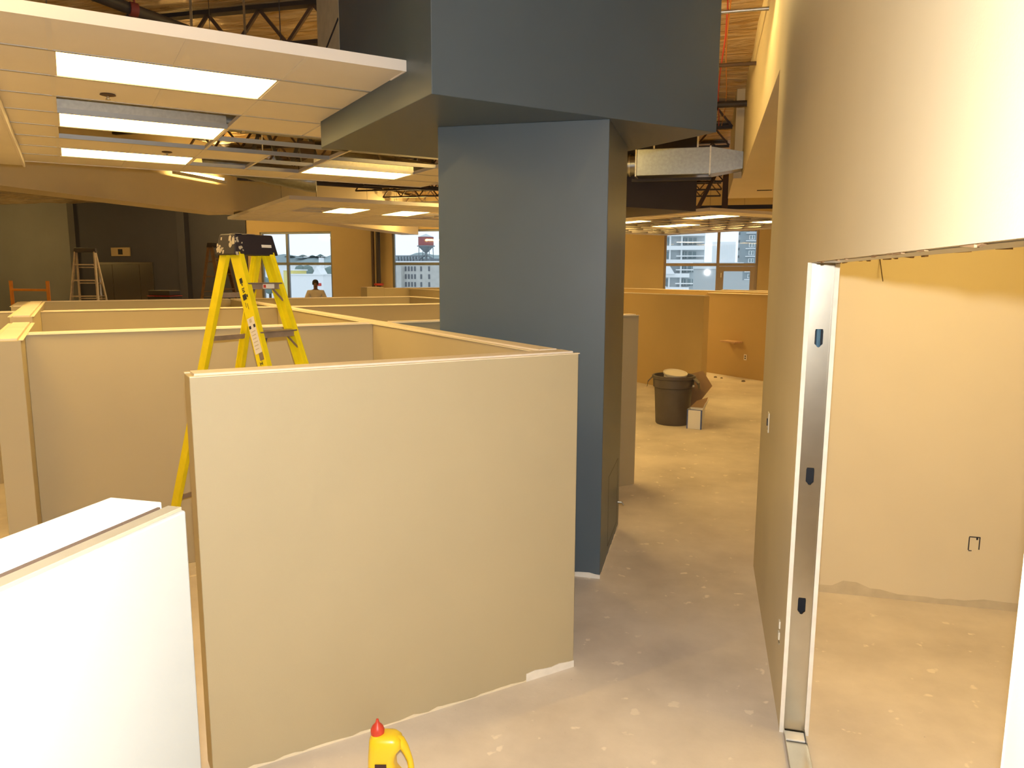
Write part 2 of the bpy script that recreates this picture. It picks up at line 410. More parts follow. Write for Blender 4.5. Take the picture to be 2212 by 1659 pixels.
# bulkhead that carries the corridor wall on past its corner
tag(MB().box(X0, 2.2, 5.45, 11.3, 3.44, ZD + .1).box(.30, 2.2, 11.3, 14.2, 3.44, ZD + .1).build('trim_3', CREAM), 'cream drywall bulkhead continuing the corridor wall', kind='structure')
MB().box(.72, .95, 12.9, 12.96, 3.432, 3.442).build('slot_diffuser', DARK, bpy.data.objects['trim_3'])

# the small room behind the opening
tag(MB().box(X3, 2.2, 5.1, 5.44, 0, ZD + .1).build('wall_room_back', CREAM), 'cream back wall of the small lit room', kind='structure')
rb = bpy.data.objects['wall_room_back']
tag(MB().box(2.06, 2.2, -3.0, 5.1, 0, ZD + .1).build('wall_room_side', CREAM), 'cream side wall of the small room', kind='structure')
tag(MB().box(X3, 2.06, -3.0, -2.9, 0, ZD + .1).build('wall_room_near', CREAM), 'near end wall of the small room', kind='structure')
b = MB(); pts = []
random.seed(3); x = X3 + .01
while x < 2.05:
    pts.append((x, .055 + random.uniform(-.006, .008) + (.03 if .95 < x < 1.12 else 0) + (-.02 if 1.25 < x < 1.7 else 0))); x += random.uniform(.05, .12)
poly = [(X3 + .005, 5.0985, 0)] + [(p, 5.0985, q) for p, q in pts] + [(2.055, 5.0985, 0)]
MB().prism(poly, (0, .0014, 0)).build('unpainted_strip', RAWGREY, rb)
b = MB()                               # scribed box outline
for (a0, a1, z0, z1) in ((1.668, 1.674, .378, .462), (1.727, 1.733, .385, .468), (1.670, 1.729, .462, .468), (1.672, 1.690, .372, .377), (1.71, 1.72, .448, .462)):
    b.box(a0, a1, 5.0975, 5.0999, z0, z1)
b.build('outlet_cutout', INK, rb)
MB().tube([(1.03, 5.098, 2.2), (1.035, 5.05, 2.12), (1.045, 5.04, 2.06)], .003, 6).build('hanging_wire', BROWNSTEEL, rb)

# ------------------------------------------------------------------ columns and their bulkheads
def ragged(p0, p1, h0, h1, nrm, th=.002, seed=1, step=.05):
    random.seed(seed); p0, p1 = Vector(p0), Vector(p1); L = (p1 - p0).length; d = (p1 - p0).normalized(); n = Vector(nrm)
    top = []; s = 0
    while s < L: top.append((s, random.uniform(h0, h1))); s += random.uniform(step * .5, step * 1.5)
    top.append((L, random.uniform(h0, h1)))
    poly = [p0] + [p0 + d * s + Vector((0, 0, h)) for s, h in top] + [p1]
    return MB().prism([q + n * .0002 for q in poly], n * th)

c1 = thing('column', 'tall slate blue square column rising beside the corridor', 'column', (-1.22, 5.49, 0))
MB().box(-.58, .58, -.56, .56, 0, 3.075).build('shaft', SLATE, c1, bevel=.004)
ragged((-.58, -.56, 0), (.58, -.56, 0), .025, .04, (0, -1, 0), seed=5).build('unpainted_base', PLASTER, c1)
ragged((.58, -.56, 0), (.58, .56, 0), .012, .03, (1, 0, 0), seed=6).build('unpainted_base', PLASTER, c1)
b = MB()
for (y0, y1, z0, z1) in ((-.16, -.156, .09, .62), (.42, .424, .09, .62), (-.16, .424, .62, .624), (-.16, .424, .088, .092)): b.box(.5795, .581, y0, y1, z0, z1)
b.build('access_panel_gap', INK, c1)
MB().cyl((.58, .49, .235), (.615, .49, .235), .012, n=10).cyl((.612, .49, .235), (.63, .48, .215), .006, n=8).build('panel_latch', STEEL, c1, smooth=True)

s1 = thing('bulkhead', 'slate blue box bulkhead around the head of the near column', 'bulkhead', B3(2.87, 4.97, 3.075), B45)
MB().box(-1.08, 1.08, -1.05, 1.05, 0, 1.17).build('drywall_box', SLATE, s1, bevel=.004)
MB().box(-1.0815, -1.0795, .52, 1.05, .46, 1.17).build('unpainted_panel', RAWGREY, s1)
MB().beam((-1.083, .53, .82), (-1.083, 1.04, .60), (0, 0, 1), .018, .004).build('panel_crack', INK, s1)

c2 = thing('column', 'second charcoal column hidden far behind the near column', 'column', (-1.75, 12.0, 0))
MB().box(-.4, .4, -.4, .4, 0, 3.075).build('shaft', CHAR, c2, bevel=.004)
s2 = thing('bulkhead', 'charcoal box bulkhead hanging beyond the column below the metal duct', 'bulkhead', B3(7.47, 9.90, 3.075), B45)
MB().box(-1.08, 1.08, -1.05, 1.05, 0, 1.17).build('drywall_box', CHAR, s2, bevel=.004)

# long drywall bulkhead at the far left with its cove strip light
bl = thing('bulkhead', 'long cream bulkhead running back above the dark wall, lit yellow', 'bulkhead', (-9.75, 10.0, 3.27))
MB().box(-.3, .3, -8, 3.7, 0, .55).box(-.3, .3, 3.7, 13.9, .10, .55).build('drywall_box', CREAM, bl)
MB().box(-.22, .22, -8, 13.9, .55, 1.33).build('upper_face', CREAM, bl)
sl = thing('strip_light', 'bare yellow strip light on the ledge of the long bulkhead', 'light', (-9.36, 12.6, 3.93))
MB().box(-.04, .04, -.75, .75, -.08, -.03).build('housing', TEE, sl, bevel=.004)
MB().cyl((0, -.7, -.005), (0, .7, -.005), .02, n=10).build('tube', TUBE, sl, smooth=True)
for s in (-.7, .7): MB().box(-.025, .025, s - .02, s + .02, -.03, .02).build('lamp_holder', TEE, sl)

# added fill strips, kept out of view under the roof, to brighten the bays
def fill_strip(label, x, y, rz, z=4.2, hood=True, tube=None):
    t = thing('fill_strip', label, 'light', (x, y, z), rz, 'added fill strips under the open roof')
    MB().box(-.62, .62, -.035, .035, .03, .08).build('housing', TEE, t, bevel=.004)
    MB().cyl((-.6, 0, 0), (.6, 0, 0), .02, n=10).build('tube', tube or FILLT, t, smooth=True)
    for s in (-.61, .61): MB().box(s - .012, s + .012, -.025, .025, -.025, .03).build('lamp_holder', TEE, t)
    for s in ((-1, 1) if hood else ()): MB().hexa([(-.62, s * .03, .03), (.62, s * .03, .03), (.62, s * .034, .034), (-.62, s * .034, .034)], [(-.62, s * .11, -.055), (.62, s * .11, -.055), (.62, s * .114, -.052), (-.62, s * .114, -.052)]).build('reflector', TEE, t)
    for s in (-.5, .5): MB().cyl((s, 0, .08), (s, 0, ZD - z - .02), .004, n=6).build('hanger_wire', BLACKSTEEL, t)
fill_strip('unseen fill strip over the corridor behind the camera', -.6, -3.2, R(90))
fill_strip('unseen fill strip over the corridor right of the near column', -1.6, 7.7, R(90), 4.2, False)
fill_strip('dim unseen fill strip over the corridor beside the near bulkhead', -.22, 6.35, R(135), 4.24, True, FILLD)
fill_strip('unseen fill strip over the open end of the cubicles, left of the camera', -3.2, 1.6, R(45))
for x, y, z, lab in ((-14.0, 20.0, 4.3, 'of the far left bay nearest the windows'), (-16.5, 20.5, 4.38, 'of the far left bay before the elevator'), (-18.7, 19.2, 4.45, 'of the far left bay at its left'), (-14.5, 9.0, 3.9, 'beyond the left edge of the picture'), (-19.0, 12.5, 3.9, 'far beyond the left edge of the picture'),
                     (-26.0, 20.0, 3.6, 'of the far left corner'), (-8.8, 21.6, 4.0, 'above the wall between the left windows'), (-4.4, 13.0, 3.9, 'hidden behind the near column, left'), (-3.0, 16.5, 3.9, 'hidden behind the near column, middle'), (-2.4, 10.0, 3.9, 'hidden behind the near column, near'), (-3.2, 20.0, 3.9, 'hidden behind the near column, far'), (-4.6, 22.2, 4.0, 'beside the far wall behind the column'),
                     (3.4, 12.5, 3.6, 'behind the corridor wall, near'), (3.4, 16.5, 3.6, 'behind the corridor wall, middle'), (3.4, 20.5, 3.6, 'behind the corridor wall, far')):
    fill_strip('unseen fill strip ' + lab, x, y, R(90) if x > -5 else 0, z, not (x < -9 or y > 20.2))

# ------------------------------------------------------------------ half-height partition walls
HW = 1.70
def half_wall(label, v0, v1, u0, u1, h=HW, board=True, rag=None, inset=.02, paint=None):
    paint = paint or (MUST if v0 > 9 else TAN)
    cv, cu_ = (v0 + v1) / 2, (u0 + u1) / 2
    t = thing('half_wall', label, 'half wall', B3(cv, cu_), B45, 'half-height drywall partitions')
    a, c = (v1 - v0) / 2, (u1 - u0) / 2
    MB().box(-a, a, -c, c, 0, h).build('drywall_body', paint, t, bevel=.004)
    if board:
        MB().box(-a + inset, a - inset, -c + inset, c - inset, h - .01, h + .011).build('top_board', BOARD, t, bevel=.002)
        if a > c:
            for s in (-1, 1): MB().box(-a, a, s * c - .012, s * c + .012, h - .001, h + .0035).build('corner_bead', BEAD, t, bevel=.001)
        else:
            for s in (-1, 1): MB().box(s * a - .012, s * a + .012, -c, c, h - .001, h + .0035).build('corner_bead', BEAD, t, bevel=.001)
    return t
p1 = half_wall('wide half wall standing nearest, in front of the yellow ladder', .37, 2.20, 3.07, 3.22)
hx, hy = (2.20 - .37) / 2, .075
ragged((-hx, -hy, 0), (hx - .28, -hy, 0), .004, .018, (0, -1, 0), seed=9).build('unpainted_base', BEAD, p1)
ragged((hx - .30, -hy, 0), (hx, -hy, 0), .035, .05, (0, -1, 0), th=.004, seed=11).build('unpainted_base', PLASTER, p1)
half_wall('long half wall running back from the corner of the nearest one', 2.05, 2.20, 3.22, 11.75)
half_wall('half wall directly behind the yellow ladder', -.27, 2.05, 5.66, 5.80)
half_wall('half wall passing behind the slate column to the corridor', 2.20, 4.77, 5.66, 5.80)
half_wall('second half wall behind the yellow ladder', -.27, 2.05, 8.83, 8.97)
half_wall('half wall right of the long spine, in the row behind the column', 2.20, 4.80, 8.83, 8.97)
half_wall('third and farthest half wall behind the yellow ladder', -.6, 2.05, 11.75, 11.89)
half_wall('far half wall in front of the person', 2.05, 5.05, 11.75, 11.89)
half_wall('short half wall returning toward the column from the far row', 4.92, 5.05, 10.2, 11.75)
half_wall('half wall at the left edge, its end facing the camera', -.42, -.27, 5.22, 6.95)
half_wall('raised half wall with a pale cap behind the left-edge one', -.42, -.27, 6.95, 10.3, 1.75)
half_wall('short half wall end behind the raised capped one at the left', -.6, -.45, 10.3, 11.89, 1.70)
half_wall('half wall leaving the picture at the left, below the orange frame', -4.5, -.42, 8.83, 8.97)
half_wall('stubby far half wall block left of the water tower window', 6.30, 6.75, 17.75, 18.2, 1.74)
half_wall('far half wall low before the water tower window', 6.75, 10.6, 17.75, 17.9, 1.72)
half_wall('half wall standing in front of the water tower window row', 7.4, 7.55, 13.6, 17.7, 1.70)
half_wall('orange half wall behind the grey bin', 9.45, 9.58, 9.50, 13.4, 1.725)
half_wall('orange half wall with a wooden ledge, right of the bin', 11.75, 11.90, 8.9, 11.75, 1.70)
half_wall('low far half wall below the apartment window', 12.9, 13.05, 10.9, 16.9, 1.71)
half_wall('farthest half wall just under the apartment window sill', 14.4, 14.55, 11.6, 13.9, 1.70)
# the near one at the left runs with the building, not with the partition grid
ww = thing('half_wall', 'flash-bleached white half wall close at the lower left', 'half wall', (-.92, .2, 0), 0, 'half-height drywall partitions')
MB().box(-.078, .078, -.9, .845, 0, HW).build('drywall_body', PRIMER, ww, bevel=.004)
MB().box(-.07, .034, -.9, .84, HW - .01, HW + .012).build('top_board', BOARD, ww, bevel=.002)
b = MB(); random.seed(2); y = -.9
while y < .80:
    l = min(random.uniform(.08, .2), .83 - y); b.box(.0342, .0342 + random.uniform(.004, .007), y, y + l, HW, HW + .006); y += l + .001
b.build('cap_gap', GAPM, ww)
MB().box(.045, .072, -.9, .842, HW - .001, HW + .006).build('corner_bead', BEADT, ww, bevel=.001)

# wooden ledge, outlet and crumbs by the far right half wall
lg = thing('wooden_ledge', 'short wooden ledge sticking out of the orange half wall', 'ledge', B3(11.75, 10.9, .73), B45)
MB().box(-.22, -.001, -.22, .20, -.016, .016).build('plank', PLANK, lg, bevel=.003)
MB().box(-.05, -.001, -.03, .03, -.05, -.016).build('cleat', PLANK, lg)
ol = thing('outlet', 'small ivory outlet low on the orange half wall', 'outlet', B3(11.75, 10.59, .43), B45)
MB().box(-.008, 0, -.038, .038, -.06, .06).build('plate', PLATE, ol, bevel=.002)
MB().box(-.010, -.008, -.014, .014, .008, .035).box(-.010, -.008, -.014, .014, -.035, -.008).build('socket', INK, ol)
random.seed(12)
for (v, u, r, nm) in ((11.3, 10.95, .035, 'dark rubble chip left of two others by the far right half wall'), (11.32, 10.80, .025, 'smallest rubble chip, middle one by the far right half wall'), (11.35, 10.25, .04, 'rubble chip nearest the corridor wall by the far half wall')):
    o = MB(); o.lathe([(0, 0), (r, .0), (r * .9, r * .5), (r * .3, r * .8), (0, r * .8)], n=7)
    q = tag(o.build('rubble_chip', DUST), nm, 'rubble', 'rubble chips on the floor'); q.location = B3(v, u, 0); q.rotation_euler.z = random.random() * 6

# ------------------------------------------------------------------ ceiling clouds and lights
ZC, MOD = 3.27, .61
_tile = MB().box(-.298, .298, -.298, .298, .004, .02).build('ceiling_tile_proto', TILE); _tile_mesh = _tile.data; bpy.data.objects.remove(_tile)
_wire = MB().cyl((0, 0, 0), (0, 0, 1.36), .003, n=5).build('wire_proto', BLACKSTEEL); _wire_mesh = _wire.data; bpy.data.objects.remove(_wire)
def cloud(label, v0, u0, cols, rows, tiles, bars_u, bars_v, trims, wires, steel=False):
    t = thing('ceiling_cloud', label, 'suspended ceiling', B3(v0, u0, ZC), B45)
    for (i, j) in tiles:
        o = bpy.data.objects.new('ceiling_tile', _tile_mesh); col.objects.link(o); o.parent = t; o.location = ((i + .5) * MOD, (j + .5) * MOD, 0)
    m = TEEG if steel else TEE
    for (j, a, c) in bars_v: MB().box(a * MOD, c * MOD, j * MOD - .012, j * MOD + .012, 0, .004).box(a * MOD, c * MOD, j * MOD - .001, j * MOD + .001, .004, .04).build('tee_bar', m, t)
    for (i, a, c) in bars_u: MB().box(i * MOD - .012, i * MOD + .012, a * MOD, c * MOD, .0005, .0035).box(i * MOD - .001, i * MOD + .001, a * MOD, c * MOD, .004, .04).build('tee_bar', TEE, t)
    for (x0, y0, x1, y1) in trims:
        b = MB().beam((x0 * MOD, y0 * MOD, .028), (x1 * MOD, y1 * MOD, .028), (0, 0, 1), .062, .006)
        b.build('edge_trim', TRIM, t)
    for (i, j) in wires:
        o = bpy.data.objects.new('hanger_wire', _wire_mesh); col.objects.link(o); o.parent = t; o.location = (i * MOD, j * MOD, .04)
    return t
# near cloud: columns counted from v = -1.22, rows from u = 4.27
tl = []
for j in (0, 1, 2): tl += [(i, j) for i in (0, 1)] + [(4, j)]
tl += [(2, 0), (3, 0), (2, 2), (3, 2)]
tl += [(4, 3), (5, 3)]
tl += [(0, j) for j in range(3, 9)] + [(1, j) for j in range(3, 9)]
tl += [(2, 6), (3, 6), (4, 6)]
tl += [(i, 8) for i in range(2, 9)] + [(8, 5), (8, 6), (8, 7)]
cl1 = cloud('large ceiling cloud of white tiles with gaps at the upper left', -1.22, 4.27, 9, 9, tl,
      [(2, 0, 9), (3, 0, 1), (3, 2, 3), (3, 6, 7), (3, 8, 9), (1, 0, 9), (4, 0, 9), (6, 3, 9), (8, 3, 9), (5, 6, 9), (7, 8, 9)],
      [(1, 0, 4.93), (2, 0, 4.93), (3, 0, 6), (4, 0, 9), (5, 0, 9), (6, 0, 9), (7, 0, 9), (8, 0, 9)],
      [(-6, 0, 4.93, 0), (4.93, 0, 4.93, .4), (0, 9, 9, 9), (9, 3, 9, 9)], [(0, 1), (2, 1), (4, 1), (0, 5), (2, 5), (4, 5), (6, 5), (2, 8), (6, 8), (8, 8), (-4, 1), (-4, 5)], True)
dp = thing('dropped_panel', 'lowered plain ceiling strip at the upper left edge', 'suspended ceiling', B3(-.76, 7.6, 3.20), B45)
MB().box(-.44, .44, -2.1, 2.05, .012, .066).build('panel', TILE, dp)
MB().box(.425, .445, -2.1, 2.05, -.006, .066).build('edge_trim', TRIM, dp, bevel=.003)

_fr = None
def ceiling_light(label, v, u, along_u=False, lens=LENS, z=ZC, rz=None):
    global _fr
    t = thing('ceiling_light', label, 'ceiling light', B3(v, u, z), (B45 + (math.pi / 2 if along_u else 0)) if rz is None else rz, 'recessed troffer lights')
    if _fr is None:
        h = MB().box(-.6, .6, -.3, .3, .03, .12).build('housing', STEEL, t)
        f = MB().box(-.6, .6, -.3, -.285, .003, .03).box(-.6, .6, .285, .3, .003, .03).box(-.6, -.585, -.285, .285, .003, .03).box(.585, .6, -.285, .285, .003, .03).build('frame', TEE, t)
        l = MB().box(-.585, .585, -.285, .285, .006, .012).build('lens', LENS, t)
        _fr = (h, f, l)
    else:
        for o in _fr:
            c = o.copy(); col.objects.link(c); c.parent = t
            if o is _fr[2] and lens is not LENS:
                c.data = o.data.copy(); c.data.materials.clear(); c.data.materials.append(lens)
    return t
U = lambda j: 4.27 + MOD * (j + .5)
ceiling_light('nearest and largest lit ceiling light at the upper left', .61, U(1))
ceiling_light('second lit ceiling light from the near edge of the cloud', .61, U(4))
ceiling_light('third lit ceiling light, just above the bright bulkhead', .61, U(7))
ceiling_light('lit ceiling light left of the column, near the steel trusses', 3.05, U(7))
for j, q in ((1, 'near'), (4, 'middle'), (7, 'far')): ceiling_light('%s added fill light of the unseen row beyond the left edge' % q, -1.83 - .6, U(j))  # row added out of view for ambient light
# far left cloud
t2 = [(i, j) for i in range(9) for j in range(9) if (i, j) not in {(1, 2), (1, 3), (2, 2), (2, 3), (4, 2), (4, 3), (5, 2), (5, 3), (5, 4), (6, 3), (6, 4), (7, 2), (7, 3)}]
cl2 = cloud('distant ceiling cloud of white tiles above the left windows', 3.15, 12.42, 9, 9, t2, [(i, 0, 9) for i in range(1, 9)], [(j, 0, 9) for j in range(1, 9)],
      [(0, 0, 9, 0), (0, 0, 0, 9), (0, 9, 9, 9), (9, 0, 9, 9)], [(1, 1), (5, 1), (8, 1), (1, 5), (5, 5), (8, 5), (1, 8), (5, 8)])
V2 = lambda i: 3.15 + MOD * (i + .5); U2 = lambda j: 12.42 + MOD * j
ceiling_light('small lit ceiling light in the far cloud, left one', V2(2), U2(3) + .0, True)
ceiling_light('small lit ceiling light in the far cloud, middle one', V2(4), U2(3), True)
ceiling_light('small lit ceiling light in the far cloud, right one by the column', V2(7), U2(3), True)
# far right cloud, mostly open grid
t3 = [(i, j) for i in range(9) for j in range(12) if (i in (0, 8) or j in (0, 11) or (i, j) in {(2, 3), (3, 4), (4, 7), (6, 6), (6, 7), (7, 8), (5, 9), (3, 9), (7, 3)})]
cl3 = cloud('distant ceiling cloud with open grid above the apartment window', 10.40, 10.40, 9, 12, t3, [(i, 0, 12) for i in range(1, 9)], [(j, 0, 9) for j in range(1, 12)],
      [(0, 0, 9, 0), (0, 0, 0, 12), (0, 12, 9, 12), (9, 0, 9, 12)], [(1, 1), (5, 1), (8, 1), (1, 6), (5, 6), (8, 6), (1, 11), (5, 11)], True)
V3 = lambda i: 10.40 + MOD * (i + .5); U3 = lambda j: 10.40 + MOD * j
ceiling_light('upper lit ceiling light of the two seen whole above the apartment window', V3(2) - .3, U3(2) - .05, True)
ceiling_light('lower lit ceiling light of the two seen whole above the apartment window', V3(4) - .2, U3(6), True)
ceiling_light('lit ceiling light cut off by the corridor wall', V3(5) + .0, U3(2) + .0, True)
ceiling_light('lit ceiling light just showing right of the column', V3(1) - .2, U3(6) - .3, True)
# the small room has its own lamp, above the head of the opening
rl = ceiling_light('lit ceiling light of the small room, above its opening', 0, 0, False, LENSR, 3.0, math.pi / 2); rl.location = (1.3, 3.6, 3.0)
b = MB().box(-.62, .62, -.32, .32, .02, .028); o = b.build('mount_plate', TEE, rl)
for sx in (-.5, .5): MB().cyl((sx, 0, .1), (sx, 0, 1.66), .006, n=6).build('hanger_rod', STEEL, rl)

def sprinkler(label, v, u):
    t = thing('fire_sprinkler', label, 'sprinkler', B3(v, u, ZC), B45)
    MB().lathe([(0, .004), (.045, .004), (.05, -.003), (.03, -.008), (0, -.010)], n=18).build('escutcheon', BROWNSTEEL, t, smooth=True)
    MB().cyl((0, 0, -.008), (0, 0, -.028), .009, n=8).lathe([(0, -.026), (.016, -.028), (.016, -.031), (0, -.031)], n=10).build('deflector', STEEL, t)
sprinkler('sprinkler head in the tile below the nearest ceiling light', .31, 5.86)
sprinkler('smaller sprinkler head in the tile above the third ceiling light', .92, 8.28)

# ------------------------------------------------------------------ roof structure and services
def joist(y, x0, x1, label):
    t = thing('roof_joist', label, 'roof joist', ((x0 + x1) / 2, y, 4.3), 0, 'open-web roof joists'); L = x1 - x0
    MB().box(-L / 2, L / 2, -.04, .04, 0, .04).build('bottom_chord', BLACKSTEEL, t)
    MB().box(-L / 2, L / 2, -.05, .05, .36, .40).build('top_chord', BLACKSTEEL, t)
    n = int(L / .55); b = MB()
    for k in range(n):
        a = -L / 2 + L * k / n; c = -L / 2 + L * (k + 1) / n; m_ = (a + c) / 2
        b.beam((a, 0, .03), (m_, 0, .37), (0, 1, 0), .03, .03).beam((m_, 0, .37), (c, 0, .03), (0, 1, 0), .03, .03)
    b.build('web', BROWNSTEEL, t)
for k, y in enumerate((3.4, 5.2, 6.95, 8.68, 10.52, 12.3, 14.05, 15.8, 17.5, 19.2, 21.0, 22.7)):
    joist(y, -9.4, .28 if y > 11 else -1.15, 'dark open-web steel joist under the foil, %s from the near end' % ('first second third fourth fifth sixth seventh eighth ninth tenth eleventh twelfth'.split()[k]))

def pipe_run(name, label, cat, pts, r, m, n=12):
    o = MB().tube(pts, r, n).build(name, m, smooth=True); return tag(o, label, cat)
sp = thing('sprinkler_pipe', 'black sprinkler pipe with a red clamp above the near ceiling cloud', 'pipe', (-4.4, 5.2, 4.1))
d = Vector((.9, .36 * 2.2, -.0)).normalized()
MB().cyl((-.4, -2.0, .06), (.45, 2.6, -.02), .045, n=12).build('pipe', BLACKSTEEL, sp, smooth=True)
MB().cyl((-.02, .0, .02), (.01, .05, .02), .052, n=12).build('clamp', CLAMP, sp, smooth=True)
MB().cyl((-.005, .04, .05), (-.005, .04, .56), .008, n=6).build('hanger_rod', CLAMP, sp)
MB().cyl((-.03, .06, .0), (-.45, .2, -.12), .03, n=10).build('branch', BLACKSTEEL, sp, smooth=True)
# round galvanised ducts seen through the open grid
def round_duct(label, p0, p1, r, hang):
    t = thing('round_duct', label, 'duct', p0); p0, p1 = Vector(p0), Vector(p1); d = p1 - p0; L = d.length; t_ = d.normalized()
    MB().cyl((0, 0, 0), d, r, n=24).build('duct_body', DUCT, t, smooth=True)
    k = .6
    while k < L:
        MB().cyl(t_ * k, t_ * (k + .03), r + .008, n=24).build('seam_ring', STEEL, t, smooth=True); k += 1.2
    for s in hang: MB().box(-.012, .012, -.001, .001, r, 4.68 - p0.z).build('hanger_strap', STEEL, t).location = d * s
    return t
round_duct('round silver duct behind the gap next to the second ceiling light', B3(-1.5, 6.42, 3.52), B3(1.55, 6.42, 3.52), .13, (.3, .8))
round_duct('thin silver duct behind the dark slot of the near cloud', B3(-1.5, 7.62, 3.50), B3(2.9, 7.62, 3.50), .09, (.3, .7))
round_duct('brown-lit round duct between the two left ceiling clouds', B3(3.2, 10.1, 3.62), B3(5.6, 10.75, 3.55), .15, (.3, .8))
b = thing('flex_duct', 'slanting flexible duct hanging above the far left cloud', 'duct', B3(2.1, 10.6, 3.6))
pts = [Vector((-.6 + .1 * k, .05 * k, -.02 * k + .02 * (k % 2))) for k in range(14)]
MB().tube(pts, [.15 + .012 * (k % 2) for k in range(14)], 16).build('duct_sleeve', DUCT, b, smooth=True)
MB().cyl((.1, .3, .05), (.1, .3, 1.1), .01, n=6).build('hanger_strap', STEEL, b)
# rectangular galvanised duct joining the corridor bulkhead
rd = thing('rectangular_duct', 'silver rectangular duct with a tapered end joining the corridor bulkhead', 'duct', (-.5, 11.06, 3.46))
MB().box(-.52, .47, -.2, .2, .0, .36).build('duct_body', DUCT, rd, bevel=.006)
MB().box(-.54, -.52, -.21, .21, -.01, .37).build('end_flange', STEEL, rd)
MB().box(.465, .485, -.212, .212, -.012, .372).build('seam_flange', STEEL, rd)
MB().hexa([(.485, -.2, 0), (.485, .2, 0), (.485, .2, .36), (.485, -.2, .36)], [(.905, -.2, .06), (.905, .12, .06), (.905, .12, .28), (.905, -.2, .28)]).build('taper', DUCT, rd)
MB().cyl((-.53, 0, .17), (-.82, 0, .17), .15, n=24).build('round_branch', DUCT, rd, smooth=True)
for k in (-.62, -.70): MB().cyl((k, 0, .17), (k - .02, 0, .17), .158, n=24).build('collar', STEEL, rd, smooth=True)
for x in (-.3, .3): MB().box(x - .012, x + .012, -.001, .001, .36, 1.18).build('hanger_strap', STEEL, rd)
MB().box(-.6, .50, -.02, .02, -.06, -.02).build('support_bar', BLACKSTEEL, rd)
MB().box(-.56, -.53, -.02, .02, -.03, .8).build('support_bar', BLACKSTEEL, rd)
# conduits, cables and braces
pipe_run('cable', 'orange cable running back beside the corridor bulkhead, left one', 'cable', [(.06 + .02 * math.sin(k), 6.2 + k * .8, 4.36 + .02 * math.cos(k * 2)) for k in range(9)], .008, RED, 6)
pipe_run('cable', 'orange cable running back beside the corridor bulkhead, right one', 'cable', [(.12 - .03 * math.sin(k * .8), 6.2 + k * .8, 4.37 + .02 * math.cos(k)) for k in range(9)], .006, ORANGE, 6)
pipe_run('conduit', 'thick black pipe crossing the right foil gap', 'pipe', [(-1.1, 10.57, 4.3), (.41, 10.57, 4.3)], .04, BLACKSTEEL)
pipe_run('conduit', 'thin dark pipe crossing the right foil gap above the thick one', 'pipe', [(-1.1, 8.64, 4.3), (.41, 8.64, 4.3)], .02, BROWNSTEEL)
pipe_run('conduit', 'thin steel conduit crossing the top of the right foil gap', 'pipe', [(-1.1, 6.95, 4.3), (.41, 6.95, 4.3)], .016, STEEL)
br = thing('steel_brace', 'dark diagonal steel brace beside the charcoal bulkhead', 'brace', (.05, 16.3, 3.44))
MB().beam((-.3, 0, 0), (.18, 0, 1.0), (0, 1, 0), .10, .08).build('diagonal', BROWNSTEEL, br)
MB().beam((.24, 0, 0), (.24, 0, 1.0), (0, 1, 0), .12, .12).build('post', BROWNSTEEL, br)
MB().beam((-.4, 0, .02), (1.6, 0, .02), (0, 1, 0), .08, .08).build('chord', BLACKSTEEL, br)
MB().beam((-.4, 0, .95), (1.6, 0, .95), (0, 1, 0), .08, .08).build('chord', BLACKSTEEL, br)
# trusses between the two left clouds
for (vv, uu, lab) in ((5.0, 11.3, 'right-hand'), (3.2, 11.6, 'left-hand')):
    tr = thing('steel_truss', 'dark steel truss, %s of two above the far left cloud' % lab, 'truss', B3(vv, uu, 3.45), B45)
    MB().beam((-1, 0, .0), (1.2, 0, .0), (0, 1, 0), .07, .06).build('chord', BLACKSTEEL, tr)
    MB().beam((-1, 0, .85), (1.2, 0, .85), (0, 1, 0), .07, .06).build('chord', BLACKSTEEL, tr)
    for a, c in ((-.9, -.3), (-.3, .3), (.3, .9)):
        MB().beam((a, 0, 0), ((a + c) / 2, 0, .85), (0, 1, 0), .05, .05).build('web', BLACKSTEEL, tr)
        MB().beam(((a + c) / 2, 0, .85), (c, 0, 0), (0, 1, 0), .05, .05).build('web', BLACKSTEEL, tr)
    MB().hexa([(-.02, -.05, 0), (.06, -.05, 0), (.06, .05, 0), (-.02, .05, 0)], [(-.10, -.05, .6), (.14, -.05, .6), (.14, .05, .6), (-.10, .05, .6)]).build('post', BROWNSTEEL, tr)
    for x in (-.8, 1.0): MB().box(x - .02, x + .02, -.02, .02, .85, 1.26).build('hanger', BLACKSTEEL, tr)
# wall pipes by the left windows
pp = thing('standpipe', 'dark vertical standpipe between the two left windows', 'pipe', (-11.0, 23.84, 0))
MB().cyl((-.10, 0, 0), (-.10, 0, 4.6), .055, n=12).build('pipe', BROWNSTEEL, pp, smooth=True)
MB().cyl((.10, 0, 0), (.10, 0, 4.6), .075, n=12).build('pipe', BLACKSTEEL, pp, smooth=True)
MB().lathe([(0, 1.66), (.16, 1.68), (.16, 1.74), (0, 1.76)], (.1, 0, 0), n=14).build('valve_wheel', RED, pp)

